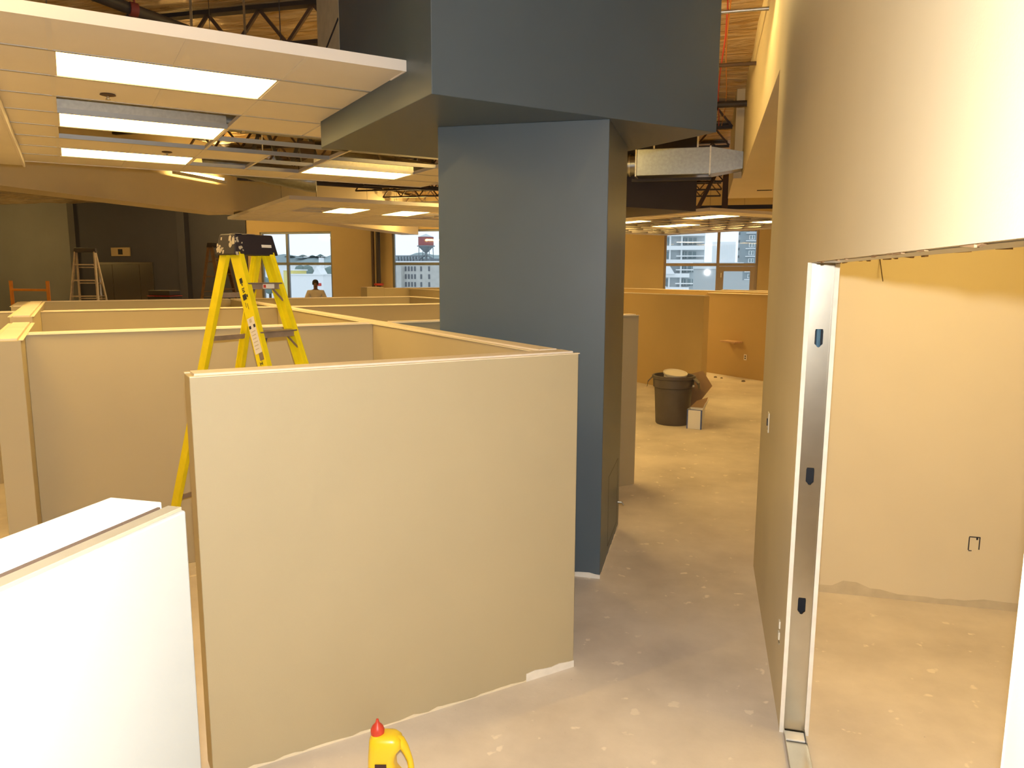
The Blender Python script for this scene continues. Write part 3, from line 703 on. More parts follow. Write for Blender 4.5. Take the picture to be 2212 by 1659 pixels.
# ------------------------------------------------------------------ yellow stepladder
def stepladder(name, label, loc, rz, wt, wb, af, ar, zt, rail, cap, treadm, steps, rw=.086):
    t = thing(name, label, 'ladder', loc, rz)
    FT = lambda s: Vector((.062, s * wt / 2, zt - .040)); FB = lambda s: Vector((af, s * wb / 2, .03))
    RT = lambda s: Vector((-.042, s * wt / 2, zt - .040)); RB = lambda s: Vector((-ar, s * wb / 2, .03))
    rails = []
    for s in (-1, 1):
        b = MB()
        b.beam(FT(s), FB(s), (1, 0, 0), rw, .008)                       # web of the channel
        for q in (-rw / 2 + .004, rw / 2 - .004):
            off = Vector((q, -s * .014, 0)); b.beam(FT(s) + off, FB(s) + off, (1, 0, 0), .008, .03)
        rails.append(b.build('front_rail', rail, t))
        b = MB(); b.beam(RT(s), RB(s), (1, 0, 0), rw * .72, .008)
        for q in (-rw * .36 + .004, rw * .36 - .004):
            off = Vector((q, -s * .012, 0)); b.beam(RT(s) + off, RB(s) + off, (1, 0, 0), .008, .026)
        b.build('rear_rail', rail, t)
        for P_, Q in ((FT(s), FB(s)), (RT(s), RB(s))):
            d_ = (Q - P_).normalized(); MB().beam(Q - d_ * .02, Q + d_ * .03, (1, 0, 0), .095, .04).build('foot', RUBBER, t, bevel=.004)
    lerp = lambda a, c, z: a.lerp(c, (a.z - z) / (a.z - c.z))
    for k in range(1, steps + 1):
        z = zt + .065 - k * (zt - .02) / (steps + 1)
        l, r = lerp(FT(-1), FB(-1), z), lerp(FT(1), FB(1), z)
        b = MB(); b.box(l.x - .045, l.x + .045, l.y + .004, r.y - .004, z - .004, z + .004).box(l.x + .038, l.x + .045, l.y + .004, r.y - .004, z - .034, z).box(l.x - .045, l.x - .04, l.y + .004, r.y - .004, z - .028, z)
        b.build('step', treadm, t)
        for e, sg in ((l, 1), (r, -1)):
            MB().beam((e.x + .02, e.y + sg * .07, z - .02), (e.x + .02 + (af - .06) / zt * .085, e.y + sg * .008, z - .105), (1, 0, 0), .022, .003).build('step_brace', treadm, t)
    for k in range(1, steps):
        z = zt - .02 - k * (zt - .3) / (steps + .3)
        if z < .12: break
        l, r = lerp(RT(-1), RB(-1), z), lerp(RT(1), RB(1), z)
        MB().beam(l, r, (0, 0, 1), .030, .012).build('rear_brace', treadm, t)
    zs = zt * .52
    for s in (-1, 1):
        a, c = lerp(FT(s), FB(s), zs), lerp(RT(s), RB(s), zs); sh = Vector((0, -s * .02, 0))
        MB().beam(a + sh, c + sh, (0, 0, 1), .022, .004).build('spreader', ALU, t)
    e = wt / 2 + .035
    q = lambda z, k: [(-.082 + k, -e + k, z), (.108 - k, -e + k, z), (.108 - k, e - k, z), (-.082 + k, e - k, z)]
    cp = MB().hexa(q(zt - .05, 0), q(zt + .072, .022)).build('top_cap', cap, t, bevel=.008)
    return t, rails, cp, FT, FB
lad, rails, cp, FT, FB = stepladder('step_ladder', 'tall yellow fibreglass stepladder with a black top cap', B3(.926, 4.73), -.345, .24, .40, .885, .83, 2.25, YEL, CAPBLK, ALU, 7)
# splashes and sticker on the cap
random.seed(4); e = .155
b = MB()
def blob(o, ax, ay, r, nn, th):
    pts = []
    for q in range(8):
        g = 2 * math.pi * q / 8; rr = r * random.uniform(.45, 1.15); pts.append(Vector(o) + Vector(ax) * rr * math.cos(g) + Vector(ay) * rr * 1.25 * math.sin(g))
    b.prism(pts, Vector(nn) * th)
sl_ = Vector((0, .022, .122)).normalized(); sf_ = Vector((-.022, 0, .122)).normalized()
for k in range(15):
    x, z = random.uniform(-.07, .09), 2.212 + random.uniform(0, .095); kk = (z - 2.2) / .122 * .022
    blob((x, -e + kk - .0004, z), (1, 0, 0), sl_, random.uniform(.006, .020), (0, -1, .18), .001)
for k in range(10):
    y, z = random.uniform(-.15, -.085), 2.21 + random.uniform(0, .10); kk = (z - 2.2) / .122 * .022
    blob((.108 - kk + .0004, y, z), (0, 1, 0), sf_, random.uniform(.004, .012), (1, 0, .18), .001)
for k in range(10):
    blob((random.uniform(-.045, .07), random.uniform(-.12, .0), 2.3225), (1, 0, 0), (0, 1, 0), random.uniform(.012, .035), (0, 0, 1), .0012)
b.build('paint_splash', SPLASH, cp)
MB().hexa([(.096, .04, 2.247), (.1012, .04, 2.247), (.1012, .11, 2.247), (.096, .11, 2.247)], [(.093, .04, 2.264), (.0982, .04, 2.264), (.0982, .11, 2.264), (.093, .11, 2.264)]).build('cap_sticker', LABELW, cp)
def on_rail(s, t0, t1, w0, w1, name, m, lift=.001, th=.0012):
    P, Q = FT(s), FB(s); d_ = (Q - P); L = d_.length; d_ = d_ / L; a = Vector((1, 0, 0)); a = (a - d_ * a.dot(d_)).normalized()
    nn = Vector((0, -1, 0)); nn = (nn - d_ * nn.dot(d_) - a * nn.dot(a)).normalized()
    base = lambda tt, ww: P + d_ * tt + a * ww + nn * (.004 + lift)
    MB().prism([base(t0, w0), base(t0, w1), base(t1, w1), base(t1, w0)], nn * th).build(name, m, rails[0])
on_rail(-1, .395, .610, -.032, .030, 'warning_label', LABELW)
on_rail(-1, .402, .424, -.014, .008, 'label_mark', RAWGREY, .0024)
on_rail(-1, .440, .458, -.030, -.012, 'label_mark', INK, .0024); on_rail(-1, .440, .458, .012, .028, 'label_mark', INK, .0024)
for k in range(6): on_rail(-1, .475 + k * .021, .480 + k * .021, -.02, .018 - .004 * (k % 3), 'label_text', RAWGREY, .0024)
on_rail(-1, .610, .655, -.005, .03, 'worn_label', ALU)
for k, (a0, a1, c0, c1) in enumerate(((.045, .075, -.012, .012), (.078, .09, -.004, .004), (.105, .110, -.012, .012), (.115, .120, -.012, .006), (.125, .131, -.008, .012), (.142, .175, -.02, .012), (.15, .165, .016, .026), (.19, .22, -.012, -.009), (.20, .235, .004, .007))):
    on_rail(-1, a0 + .11, a1 + .11, c0, c1, 'rail_print', INK if k < 7 else BROWNSTEEL)
# vertical block lettering at the foot of the visible rail
x = .662
for strokes in ([(0, .02, -.012, -.008), (0, .02, .006, .010), (.008, .012, -.012, .01)], [(0, .02, -.012, -.008), (.016, .02, -.012, .01), (0, .02, .006, .01)], [(0, .004, -.012, .01), (.008, .012, -.012, .01), (.016, .02, -.012, .01), (0, .01, -.012, -.008), (.01, .02, .006, .01)], [(0, .02, -.012, -.008), (.006, .012, -.008, .004), (0, .006, .002, .01), (.012, .02, .002, .01)], [(0, .02, -.002, .002), (0, .006, -.012, -.002), (0, .006, .002, .012)]):
    for (a0, a1, c0, c1) in strokes: on_rail(-1, x + a0, x + a1, c0, c1, 'rail_lettering', INK, .0026)
    x += .029
stk = [o for o in lad.children if o.name.startswith('step') and 'brace' not in o.name][0]
z0 = 2.25 + .065 - (2.23) / 8; xf = FT(1).lerp(FB(1), (2.21 - z0) / 2.18).x
MB().box(xf + .0455, xf + .047, -.02, .06, z0 - .03, z0 - .004).build('step_sticker', LABELW, stk)
MB().box(xf + .047, xf + .0475, -.018, .0, z0 - .026, z0 - .008).build('step_sticker', RED, stk)

# far ladders
stepladder('step_ladder', 'pale weathered stepladder standing before the far metal doors', (-17.35, 18.0, 0), R(-62), .52, .92, .75, .7, 2.70, WOODL, CAPBLK, WOODL, 5, .15)
stepladder('step_ladder', 'brown stepladder in the dark, seen left of the yellow one', (-12.75, 17.6, 0), R(-10), .42, .65, .72, .6, 2.80, WOODB, CAPBLK, WOODB, 6, .11)

# ------------------------------------------------------------------ far left: doors, indicator, scaffold, tool chest
ed = thing('elevator_doors', 'stainless steel elevator doors in the charcoal far wall', 'elevator', (-21.3, 23.93, 0))
for (a, c) in ((-1.25, -1.17), (1.17, 1.25)): MB().box(a, c, -.06, .02, 0, 2.46).build('jamb', STAIN, ed, bevel=.004)
MB().box(-1.17, 1.17, -.06, .02, 2.38, 2.46).build('head', STAIN, ed, bevel=.004)
for (a, c) in ((-1.17, -.59), (-.575, .63), (.645, 1.17)): MB().box(a, c, -.02, .015, 0, 2.38).build('door_panel', STAIN, ed, bevel=.004)
MB().box(-1.17, 1.17, .016, .02, 0, 2.38).build('door_gap', DARK, ed)
ind = thing('floor_indicator', 'tan elevator indicator plate above the metal doors', 'indicator', (-21.45, 23.93, 2.85))
MB().box(-.42, .42, -.03, .02, -.16, .16).build('plate', TANBOX, ind, bevel=.006)
MB().box(-.10, .10, -.035, -.03, -.10, .10).build('display', DARK, ind)
scf = thing('scaffold_frame', 'orange tubular scaffold frame standing at the far left', 'scaffold', (-17.3, 16.0, 0))
for x in (-.6, .6): MB().cyl((x, 0, 0), (x, 0, 1.86), .045, n=12).build('post', ORANGE, scf, smooth=True)
for z in (1.62, 1.1, .55): MB().cyl((-.6, 0, z), (.6, 0, z), .032, n=10).build('crossbar', ORANGE, scf, smooth=True)
for x in (-.6, .6): MB().cyl((x, 0, 0), (x, 0, .03), .06, n=10).build('base_plate', ORANGE, scf)
tc_ = thing('tool_chest', 'black tool chest with red trim by the metal doors', 'tool chest', (-14.6, 17.8, 0))
MB().box(-.36, .36, -.25, .25, .12, 1.42).build('cabinet', BLACKSTEEL, tc_, bevel=.01)
MB().box(-.37, .37, -.26, .26, 1.44, 1.455).build('edge_band', RED, tc_)
MB().box(-.34, .34, -.24, .24, 1.46, 1.60).build('lid', BLACKSTEEL, tc_, bevel=.02)
for k in range(4): MB().box(-.33, .33, -.256, -.25, .2 + k * .3, .46 + k * .3).build('drawer', CHAR, tc_, bevel=.004)
for x in (-.3, .3):
    for y in (-.2, .2): MB().cyl((x - .02, y, .06), (x + .02, y, .06), .06, n=12).build('caster', RUBBER, tc_)

# ------------------------------------------------------------------ bin, pail lid, cardboard, carton
bn = thing('trash_can', 'round grey brown plastic trash can in the corridor', 'trash can', (-.40, 10.66, 0))
prof = [(0, .0), (.225, .0), (.235, .02), (.262, .52), (.282, .53), (.286, .64), (.300, .655), (.300, .69), (.285, .695), (.276, .69), (.262, .55), (.228, .04), (0, .035)]
MB().lathe(prof, n=36).build('bin_body', BIN, bn, smooth=True)
for s in (-1, 1):
    g = R(180 if s < 0 else -12)
    d_ = Vector((math.cos(g), math.sin(g), 0)); n_ = Vector((-d_.y, d_.x, 0))
    b = MB().prism([d_ * .285 - n_ * .075 + Vector((0, 0, .675)), d_ * .285 + n_ * .075 + Vector((0, 0, .675)), d_ * .355 + n_ * .06 + Vector((0, 0, .60)), d_ * .365 + n_ * .055 + Vector((0, 0, .53)), d_ * .365 - n_ * .055 + Vector((0, 0, .53)), d_ * .355 - n_ * .06 + Vector((0, 0, .60))], (0, 0, -.018))
    b.build('handle', BIN, bn, bevel=.006)
MB().cyl((.27, -.10, .56), (.29, -.11, .56), .014, n=10).build('rivet', PLATE, bn)
pl = thing('pail', 'white plastic pail with lid lying tilted inside the trash can', 'pail', (-.39, 10.66, .605))
ax = Vector((.10, -.17, 1)).normalized()
MB().lathe([(0, -.30), (.13, -.30), (.155, .10), (0, .10)], (0, .0, 0), 26, ax).build('pail_body', PAIL, pl, smooth=True)
MB().lathe([(0, .100), (.165, .100), (.170, .108), (.170, .128), (.160, .130), (.155, .120), (0, .120)], (0, 0, 0), 28, ax).build('lid', PAIL, pl, smooth=True)
cb = thing('cardboard_sheet', 'brown cardboard sheet leaning on the right of the trash can', 'cardboard', (-.10, 10.97, 0), R(-14))
MB().prism([(-.12, .0, .24), (.06, .0, .26), (.24, .0, .52), (.10, .0, .73), (-.12, .0, .66)], (.0, .006, 0)).build('sheet', CARD, cb)
MB().prism([(-.10, .006, .0), (.0, .006, .0), (.03, .006, .26), (-.10, .006, .34)], (0, .006, 0)).build('lower_flap', CARD, cb)
bx = thing('carton', 'small white carton with blue edges and open flaps beside the trash can', 'carton', (-.075, 10.40, 0), R(-12))
b = MB().box(-.10, .10, -.09, -.086, 0, .27).box(-.10, .10, .086, .09, 0, .27).box(-.10, -.096, -.086, .086, 0, .27).box(.096, .10, -.086, .086, 0, .27).box(-.1, .1, -.09, .09, 0, .004)
b.build('carton_body', BOXW, bx)
MB().box(-.102, -.085, -.092, -.09, 0, .27).box(.085, .102, -.092, -.09, 0, .27).box(-.102, .102, -.092, -.0895, .262, .27).box(.1, .102, -.09, -.07, 0, .27).build('blue_edge', BLUE, bx)
MB().prism([(-.10, .09, .27), (.10, .09, .27), (.13, .12, .42), (-.02, .13, .36)], (0, .004, 0)).build('flap', CARD, bx)
MB().prism([(.10, -.08, .27), (.10, .08, .27), (.15, .09, .40), (.13, -.04, .36)], (.003, 0, 0)).build('flap', BOXW, bx)

# ------------------------------------------------------------------ small fittings on the corridor wall
sw = thing('switch_plate', 'ivory switch plate on the corridor wall', 'switch', (.41, 4.84, 1.185))
MB().box(-.006, 0, -.037, .037, -.062, .062).build('plate', PLATE, sw, bevel=.002)
MB().box(-.012, -.006, -.006, .006, -.022, .022).build('toggle', INK, sw)
MB().cyl((-.007, 0, -.045), (-.006, 0, -.045), .004, n=8).build('screw', INK, sw)
ou = thing('outlet', 'bare white double outlet low on the corridor wall', 'outlet', (.41, 3.61, .40))
for z in (.028, -.028): MB().box(-.008, 0, -.016, .016, z - .02, z + .02).build('socket', PLATE, ou, bevel=.004)
MB().box(-.004, 0, -.018, .018, -.07, -.06).build('strap', STEEL, ou)

# ------------------------------------------------------------------ yellow glue jug in the foreground
jg = thing('glue_jug', 'yellow plastic jug with a red cone cap on the floor', 'jug', (-1.165, 2.555, 0), R(14.5) )
# outline in local x (width) and z, with a rounded-box body and a ring handle on the right
b = MB(); n = 24
for_z = [(0, .070, .052, -.010), (.012, .076, .056, -.010), (.06, .076, .056, -.010), (.085, .066, .055, -.020), (.11, .056, .054, -.030), (.16, .054, .053, -.032), (.195, .058, .052, -.026), (.215, .066, .051, -.016), (.245, .064, .047, -.016), (.262, .052, .036, -.020), (.268, .034, .022, -.024)]
rings = []
for z, rx, ry, ox_ in for_z:
    ring = []
    for k in range(n):
        g = 2 * math.pi * k / n; c, s = math.cos(g), math.sin(g); p = .55
        ring.append((ox_ + rx * math.copysign(abs(c) ** p, c), ry * math.copysign(abs(s) ** p, s), z))
    rings.append(ring)
vs = [p for r_ in rings for p in r_]; fs = []
for i in range(len(rings) - 1): fs += [(i * n + k, i * n + (k + 1) % n, (i + 1) * n + (k + 1) % n, (i + 1) * n + k) for k in range(n)]
fs += [tuple(range(n - 1, -1, -1)), tuple((len(rings) - 1) * n + k for k in range(n))]
b.add(vs, fs); b.build('jug_body', JUG, jg, smooth=True)
MB().tube([(.020, 0, .236), (.042, 0, .226), (.058, 0, .206), (.071, 0, .176), (.081, 0, .145), (.085, 0, .118), (.080, 0, .094), (.066, 0, .076), (.05, 0, .062)], [.028, .025, .018, .014, .0125, .0125, .013, .015, .018], 12).build('handle', JUG, jg, smooth=True)
MB().lathe([(.026, .255), (.026, .275), (.022, .285), (0, .285)], (-.048, 0, -.004), 20).build('neck', JUG, jg, smooth=True)
MB().lathe([(.0, .268), (.027, .268), (.028, .285), (.022, .30), (.008, .316), (.005, .33), (0, .331)], (-.048, 0, -.004), 20).build('cone_cap', JUGRED, jg, smooth=True)
MB().box(-.052, -.006, -.0585, -.0535, .03, .165).build('label', JUGLAB, jg, bevel=.001)

# ------------------------------------------------------------------ the person at the far window
def person(loc, rz, label):
    t = thing('person', label, 'person', loc, rz)
    def skin(name, verts, edges, rad, m, root=0, sub=2):
        me = bpy.data.meshes.new(name); me.from_pydata(verts, edges, []); o = bpy.data.objects.new(name, me); col.objects.link(o); o.parent = t
        sm = o.modifiers.new('skin', 'SKIN'); sm.use_smooth_shade = True
        if not me.skin_vertices:
            return o
        for i, r_ in enumerate(rad):
            d_ = me.skin_vertices[0].data[i]; d_.radius = r_ if isinstance(r_, tuple) else (r_, r_); d_.use_root = (i == root)
        su = o.modifiers.new('sub', 'SUBSURF'); su.levels = sub; su.render_levels = sub
        me.materials.append(m); return o
    V = [(0, 0, .97), (0, .01, 1.15), (0, .01, 1.32), (0, .01, 1.47), (0, 0, 1.56), (0, -.01, 1.62), (0, -.015, 1.71), (0, -.01, 1.80)]
    Rr = [(.15, .11), (.15, .11), (.17, .12), (.13, .10), (.06, .06), (.07, .08), (.078, .10), (.06, .075)]
    E = [(i, i + 1) for i in range(7)]
    for s in (-1, 1):
        i = len(V)
        V += [(s * .11, 0, .92), (s * .12, 0, .50), (s * .125, .02, .09), (s * .135, -.14, .03)]; Rr += [.10, .065, .045, .04]
        E += [(0, i), (i, i + 1), (i + 1, i + 2), (i + 2, i + 3)]
        j = len(V)
        V += [(s * .20, 0, 1.46), (s * .29, .0, 1.20), (s * .28, -.10, .98), (s * .275, -.13, .90)]; Rr += [.065, .05, .038, (.042, .02)]
        E += [(3, j), (j, j + 1), (j + 1, j + 2), (j + 2, j + 3)]
        for q, (dx, l) in enumerate(((-.030, .075), (-.010, .085), (.010, .08), (.028, .065))):
            k = len(V); V += [(s * .275 + dx, -.145, .87), (s * .275 + dx * 1.1, -.155, .87 - l * .55), (s * .275 + dx * 1.1, -.145, .87 - l)]; Rr += [.010, .009, .008]
            E += [(j + 3, k), (k, k + 1), (k + 1, k + 2)]
        k = len(V); V += [(s * .275 - s * .045, -.16, .90), (s * .275 - s * .06, -.175, .86)]; Rr += [.011, .009]; E += [(j + 3, k), (k, k + 1)]
    body = skin('body', V, E, Rr, SKIN)
    Vs = [(0, 0, .95), (0, .01, 1.15), (0, .01, 1.34), (0, .01, 1.48), (0, .01, 1.53)]; Rs = [(.19, .15), (.19, .15), (.21, .16), (.15, .13), (.09, .09)]; Es = [(i, i + 1) for i in range(4)]
    for s in (-1, 1):
        j = len(Vs); Vs += [(s * .21, 0, 1.455), (s * .31, 0, 1.20), (s * .29, -.09, 1.0)]; Rs += [.095, .085, .065]; Es += [(3, j), (j, j + 1), (j + 1, j + 2)]
    skin('sweatshirt', Vs, Es, Rs, SHIRT)
    Vt = [(0, 0, .98)]; Rt = [(.17, .13)]; Et = []
    for s in (-1, 1):
        j = len(Vt); Vt += [(s * .11, 0, .90), (s * .12, 0, .50), (s * .125, .02, .12)]; Rt += [.115, .085, .07]; Et += [(0, j), (j, j + 1), (j + 1, j + 2)]
    skin('trousers', Vt, Et, Rt, JEANS)
    for s in (-1, 1): MB().hexa([(s * .125 - .05, -.20, 0), (s * .125 + .05, -.20, 0), (s * .125 + .05, .09, 0), (s * .125 - .05, .09, 0)], [(s * .125 - .04, -.17, .06), (s * .125 + .04, -.17, .06), (s * .125 + .045, .08, .13), (s * .125 - .045, .08, .13)]).build('boot', SHOE, t, bevel=.015)
    MB().lathe([(.098, 1.70), (.104, 1.76), (.094, 1.82), (.06, 1.865), (0, 1.88)], (0, .022, 0), 20).build('hair', HAIR, t, smooth=True)
    for s in (-1, 1):
        MB().lathe([(0, 0), (.012, .004), (.010, .012), (0, .014)], (s * .032, -.112, 1.725), 8, Vector((0, -1, 0))).build('eye', HAIR, t)
        MB().box(s * .088 - .01, s * .088 + .01, -.01, .03, 1.69, 1.75).build('ear', SKIN, t, bevel=.008)
    MB().hexa([(-.018, -.105, 1.675), (.018, -.105, 1.675), (.018, -.14, 1.68), (-.018, -.14, 1.68)], [(-.008, -.10, 1.73), (.008, -.10, 1.73), (.008, -.115, 1.73), (-.008, -.115, 1.73)]).build('nose', SKIN, t, bevel=.004)
    MB().box(-.025, .025, -.112, -.10, 1.643, 1.652).build('mouth', HAIR, t)
    return t
person((-12.62, 22.6, 0), R(30), 'person in a pale sweatshirt standing before the far left window')

# ------------------------------------------------------------------ the city outside
GZ = -30
GRND = mat('city_ground', (.55, .57, .56), .9, var=.2, vscale=.02)
tag(MB().box(-900, 900, YF + 8, 1400, GZ - 1, GZ).build('ground', GRND), 'grey city ground far below', kind='structure')
CONCB = mat('pale_tower_concrete', (.55, .60, .62), .8); SLABW = mat('white_balcony_slab', (.85, .87, .88), .7)
GLZ = mat('teal_tower_glazing', (.20, .28, .30), .2, spec=.8); GREYB = mat('blue_grey_cladding', (.30, .36, .39), .8, var=.05, vscale=.3)
NEARG = mat('flat_grey_cladding', (.40, .44, .45), .8); HAZE = mat('hazed_office_tower', (.92, .94, .95), .9); HAZE2 = mat('hazed_office_fin', (.82, .86, .88), .9)  # office tower colours whitened to carry the distance haze
HILL = mat('wooded_hill', (.26, .33, .34), .95, var=.25, vscale=.05); TREE = mat('evergreen_foliage', (.18, .25, .24), .95); ROOFW = mat('white_flat_roof', (.86, .88, .9), .8)
BRICKC = mat('cream_brick', (.56, .55, .52), .9, var=.08, vscale=.5); WIND = mat('dark_pane', (.12, .13, .15), .4); TANK = mat('red_tank_paint', (.34, .10, .10), .7); TANKG = mat('grey_tank_steel', (.22, .25, .27), .7)
YSIGN = mat('yellow_panel', (.80, .70, .25), .7)
# balcony tower in the right window
ta = thing('apartment_tower', 'pale apartment tower with white balcony slabs in the right window', 'building', (-9.8, 178, GZ))
MB().box(-10, 8.95, -6, 10, 0, 75).build('wall', CONCB, ta)
_w = None
for k in range(11):
    z = 10.8 + 30 - 3.0 * k + 6
    MB().box(-10.5, 8.95 if z > 33 else 6.0, -8, -5, z - .45, z + .45).build('balcony_slab', SLABW, ta)
    MB().box(3.0, 8.9, -7.6, -6, z - 1.9, z - 1.65).build('small_balcony', SLABW, ta)
    for (x0, x1) in ((-9.5, -6.2), (-3.0, 1.3), (-.2 + 4.4, 5.2), (5.6, 7.2)):
        o = MB().box(0, x1 - x0, -6.12, -5.9, 0, 1.5).build('window', GLZ, ta); o.location = (x0, 0, z - 2.3)
        MB().box((x1 - x0) / 2 - .07, (x1 - x0) / 2 + .07, -6.2, -6.1, 0, 1.5).build('mullion', CONCB, o)
for x in (1.6, 4.1, -3.6): MB().box(x - .18, x + .18, -7.2, -6.8, 0, 75).build('column', SLABW, ta)
for z in (34.9, 29.3): MB().prism([(.3, -8.6, z - 2.8), (2.9, -8.6, z - 2.8), (.3, -8.6, z + 1.2)], (0, .4, 0)).build('sloped_panel', ROOFW, ta)
tb = thing('apartment_tower', 'blue grey tower with a column of small balconies in the right window', 'building', (22, 340, GZ))
MB().box(-9.2, 12, -8, 12, 0, 100).build('wall', GREYB, tb)
for k in range(14):
    z = 62 - 3.2 * k
    MB().box(-6.9, -3.0, -9.2, -8, z - .25, z + .1).build('balcony', SLABW, tb)
    MB().box(-9.8, -9.2, -6, -4, z - .6, z + .4).build('balcony', TANKG, tb)
    o = MB().box(-5.6, -3.4, -8.15, -8, z + .5, z + 2.3).build('window', SLABW, tb)
    MB().box(-5.3, -4.6, -8.25, -8.1, z + .7, z + 2.1).build('pane', GLZ, o); MB().box(-4.2, -3.6, -8.25, -8.1, z + .7, z + 2.1).build('pane', GLZ, o)
tcx = thing('office_tower', 'haze-paled distant office tower between the apartment towers', 'building', (12, 620, GZ))
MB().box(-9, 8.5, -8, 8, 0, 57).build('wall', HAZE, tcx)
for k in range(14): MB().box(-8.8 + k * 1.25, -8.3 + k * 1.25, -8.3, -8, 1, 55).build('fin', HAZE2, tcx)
td = thing('grey_building', 'flat grey neighbouring building filling the lower right window', 'building', (2.6, 64, GZ))
MB().box(-3.65, 0.0, -4, 4, 0, 32.5).box(0, 3.2, -4, 4, 0, 31.6).build('wall', NEARG, td)
MB().box(3.2, 5, -3.9, 4, 0, 31.4).build('bay', CONCB, td)
MB().box(-3.7, .05, -4.1, 4.1, 32.5, 33.0).build('parapet', CONCB, td)
MB().box(-1.6, -.6, -1, 2, 33.0, 33.3).build('rooftop_unit', ROOFW, td)
# cream brick building with the water tower
wb_ = thing('brick_building', 'cream brick building under the red water tower', 'building', (-122, 306, GZ))
MB().box(-14, 14, -6, 14, 0, 36.6).build('wall', BRICKC, wb_)
MB().box(-14, -3.5, -9, -6, 0, 35.0).build('wing', BRICKC, wb_)
MB().box(-14.4, 14.4, -6.5, 14.4, 36.6, 37.1).build('cornice', ROOFW, wb_)
for r_ in range(4):
    for k, x in enumerate((-2.6, -1.2, .2, 1.6, 4.4, 8.0)):
        MB().box(x - .38, x + .38, -6.12, -5.9, 32.9 - r_ * 3.3, 34.9 - r_ * 3.3).build('window', WIND, wb_)
b = MB()
for k in range(9): b.box(-11 + k * 1.4, -10.3 + k * 1.4, 4, 5, 37.1, 39.3)
b.box(-12, 12, 4.5, 8, 37.1, 38.4); b.box(-12, 2, 4.2, 8, 39.2, 39.8); b.build('rooftop_structure', TANKG, wb_)
wt_ = thing('water_tower', 'red rooftop water tower on grey legs', 'water tower', (-116.8, 304, 7.1))
MB().lathe([(0, 3.4), (.7, 3.7), (2.5, 5.4), (3.3, 6.4)], n=24).build('bowl', TANKG, wt_, smooth=True)
MB().lathe([(3.3, 6.3), (3.3, 10.2)], n=24).build('tank', TANK, wt_, smooth=True)
MB().lathe([(3.5, 10.2), (1.4, 11.0), (0, 11.6)], n=24).build('roof', CONCB, wt_, smooth=True)
MB().lathe([(3.3, 6.2), (3.8, 6.2), (3.8, 6.6), (3.3, 6.6)], n=24).build('walkway', TANKG, wt_)
MB().cyl((0, 0, 0), (0, 0, 3.7), .55, n=12).build('riser', TANKG, wt_)
for k in range(4):
    g = R(45 + 90 * k); d_ = Vector((math.cos(g), math.sin(g), 0))
    MB().cyl(d_ * 3.2 + Vector((0, 0, 6.4)), d_ * 3.5 + Vector((0, 0, 0)), .17, n=8).build('leg', TANKG, wt_)
    d2 = Vector((math.cos(g) * 4.6, 0, 0)); MB().cyl((d_.x * .5, d_.y * .5, 2.6), (d_.x * 6.6, d_.y * 2, 0), .22, n=8).build('strut', TANKG, wt_)
MB().box(-4.8, 4.8, -2.4, 2.4, -.1, .12).build('base_frame', TANKG, wt_)
# wooded hill, trees and low roofs in the left window
def hill():
    b = MB(); n = 60; vs = []; fs = []
    for k in range(n + 1):
        x = -330 + 220 * k / n; h = 42.5 + 1.2 * math.sin(k * .45) + .7 * math.sin(k * 1.3)
        vs += [(x, 0, 0), (x, 6, h - 6), (x, 22, h), (x, 60, h - 2)]
    for k in range(n):
        for q in range(3): a = k * 4 + q; fs.append((a, a + 4, a + 5, a + 1))
    return b.add(vs, fs)
ho = tag(hill().build('hill', HILL, smooth=True), 'low wooded hill on the horizon of the left window', 'hill'); ho.location = (0, 400, GZ)
random.seed(21)
for k, (x, h, w_) in enumerate(((-221.5, 3.4, 1.7), (-218.3, 2.2, 1.9), (-231, 1.3, 3.4), (-243, 1.0, 4.2), (-252, .9, 3.6), (-236.5, .8, 3.0))):
    t = thing('evergreen_tree', ['tallest pointed evergreen on the hill skyline', 'short evergreen right of the tallest on the skyline', 'broad tree left of the tallest evergreen', 'leftmost but one broad tree on the skyline', 'leftmost broad tree on the skyline', 'middle broad tree on the skyline'][k], 'tree', (x, 421, GZ + 41.5))
    b = MB()
    for q in range(4): b.lathe([(0, 0), (w_ * (1 - q * .22), .1), (w_ * .3 * (1 - q * .22), h * .4), (0, h * .45)], (0, 0, .4 + q * h * .24), 9)
    b.build('crown', TREE, t); MB().cyl((0, 0, 0), (0, 0, 1), .25, n=6).build('trunk', BROWNSTEEL, t)
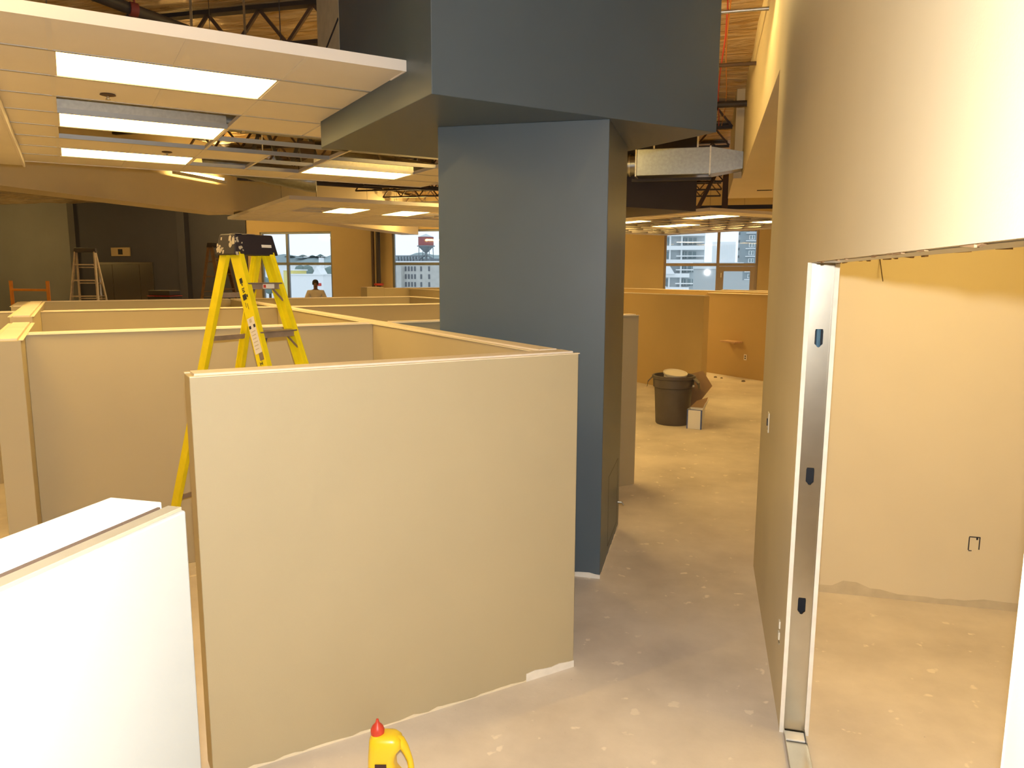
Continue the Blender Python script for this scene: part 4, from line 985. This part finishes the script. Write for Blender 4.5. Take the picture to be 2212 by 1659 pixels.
for k, (x, y, sx, z0, h, m, lab) in enumerate(((-113, 200, 11, -3.0, 4.4, ROOFW, 'white low building behind the person'), (-120.6, 203, 3.0, -1.5, 4.2, YSIGN, 'low building with a yellow end wall'), (-119, 226, 16, 3.0, 1.9, ROOFW, 'long white flat roof below the hill'), (-142, 230, 16, 2.0, 2.6, ROOFW, 'white flat roof left in the left window'), (-112, 240, 12, 3.6, 1.6, CONCB, 'grey shed roof below the hill'))):
    t = thing('low_building', lab + ', outside the left window', 'building', (x, y, GZ))
    MB().box(-sx / 2, sx / 2, -3, 5, 0, 30 + z0 + h).build('wall', m, t); MB().box(-sx / 2 - .3, sx / 2 + .3, -3.3, 5.3, 30 + z0 + h, 30 + z0 + h + .35).build('roof', SLABW, t)
    if k == 0:
        MB().prism([(2, -3, 30 + z0 + h), (5, -3, 30 + z0 + h), (3.5, -3, 30 + z0 + h + 2.5)], (0, 4, 0)).build('gable', ROOFW, t); MB().box(3.2, 3.8, -1, 1, 30 + z0 + h + 2, 30 + z0 + h + 5).build('chimney', ROOFW, t); MB().box(3.4, 4.9, -3.1, -3, 30 + z0 + 1.3, 30 + z0 + 2.1).build('red_sign', RED, t)
for k, (x, y, z, r_) in enumerate(((-130, 205, -2, 3.0), (-124.5, 208, -2.5, 2.6), (-112, 214, 1.5, 3.2), (-124, 216, 1.8, 3.0), (-103, 214, -1, 3.5))):
    t = thing('round_tree', ['leafy tree at the left between low roofs', 'leafy tree in front of the white building', 'leafy tree above the white building', 'leafy tree below the long white roof', 'leafy tree at the right edge of the left window'][k], 'tree', (x, y, GZ))
    b = MB()
    for q in range(7):
        c_ = Vector((random.uniform(-1, 1), random.uniform(-.5, .5), random.uniform(-.5, .5))) * r_ * .6 + Vector((0, 0, 30 + z)); rr = r_ * random.uniform(.45, .7)
        b.lathe([(0, -rr), (rr * .7, -rr * .7), (rr, 0), (rr * .7, rr * .7), (0, rr)], c_, 9)
    b.build('crown', TREE, t); MB().cyl((0, 0, 0), (0, 0, 30 + z), .4, n=6).build('trunk', BROWNSTEEL, t)
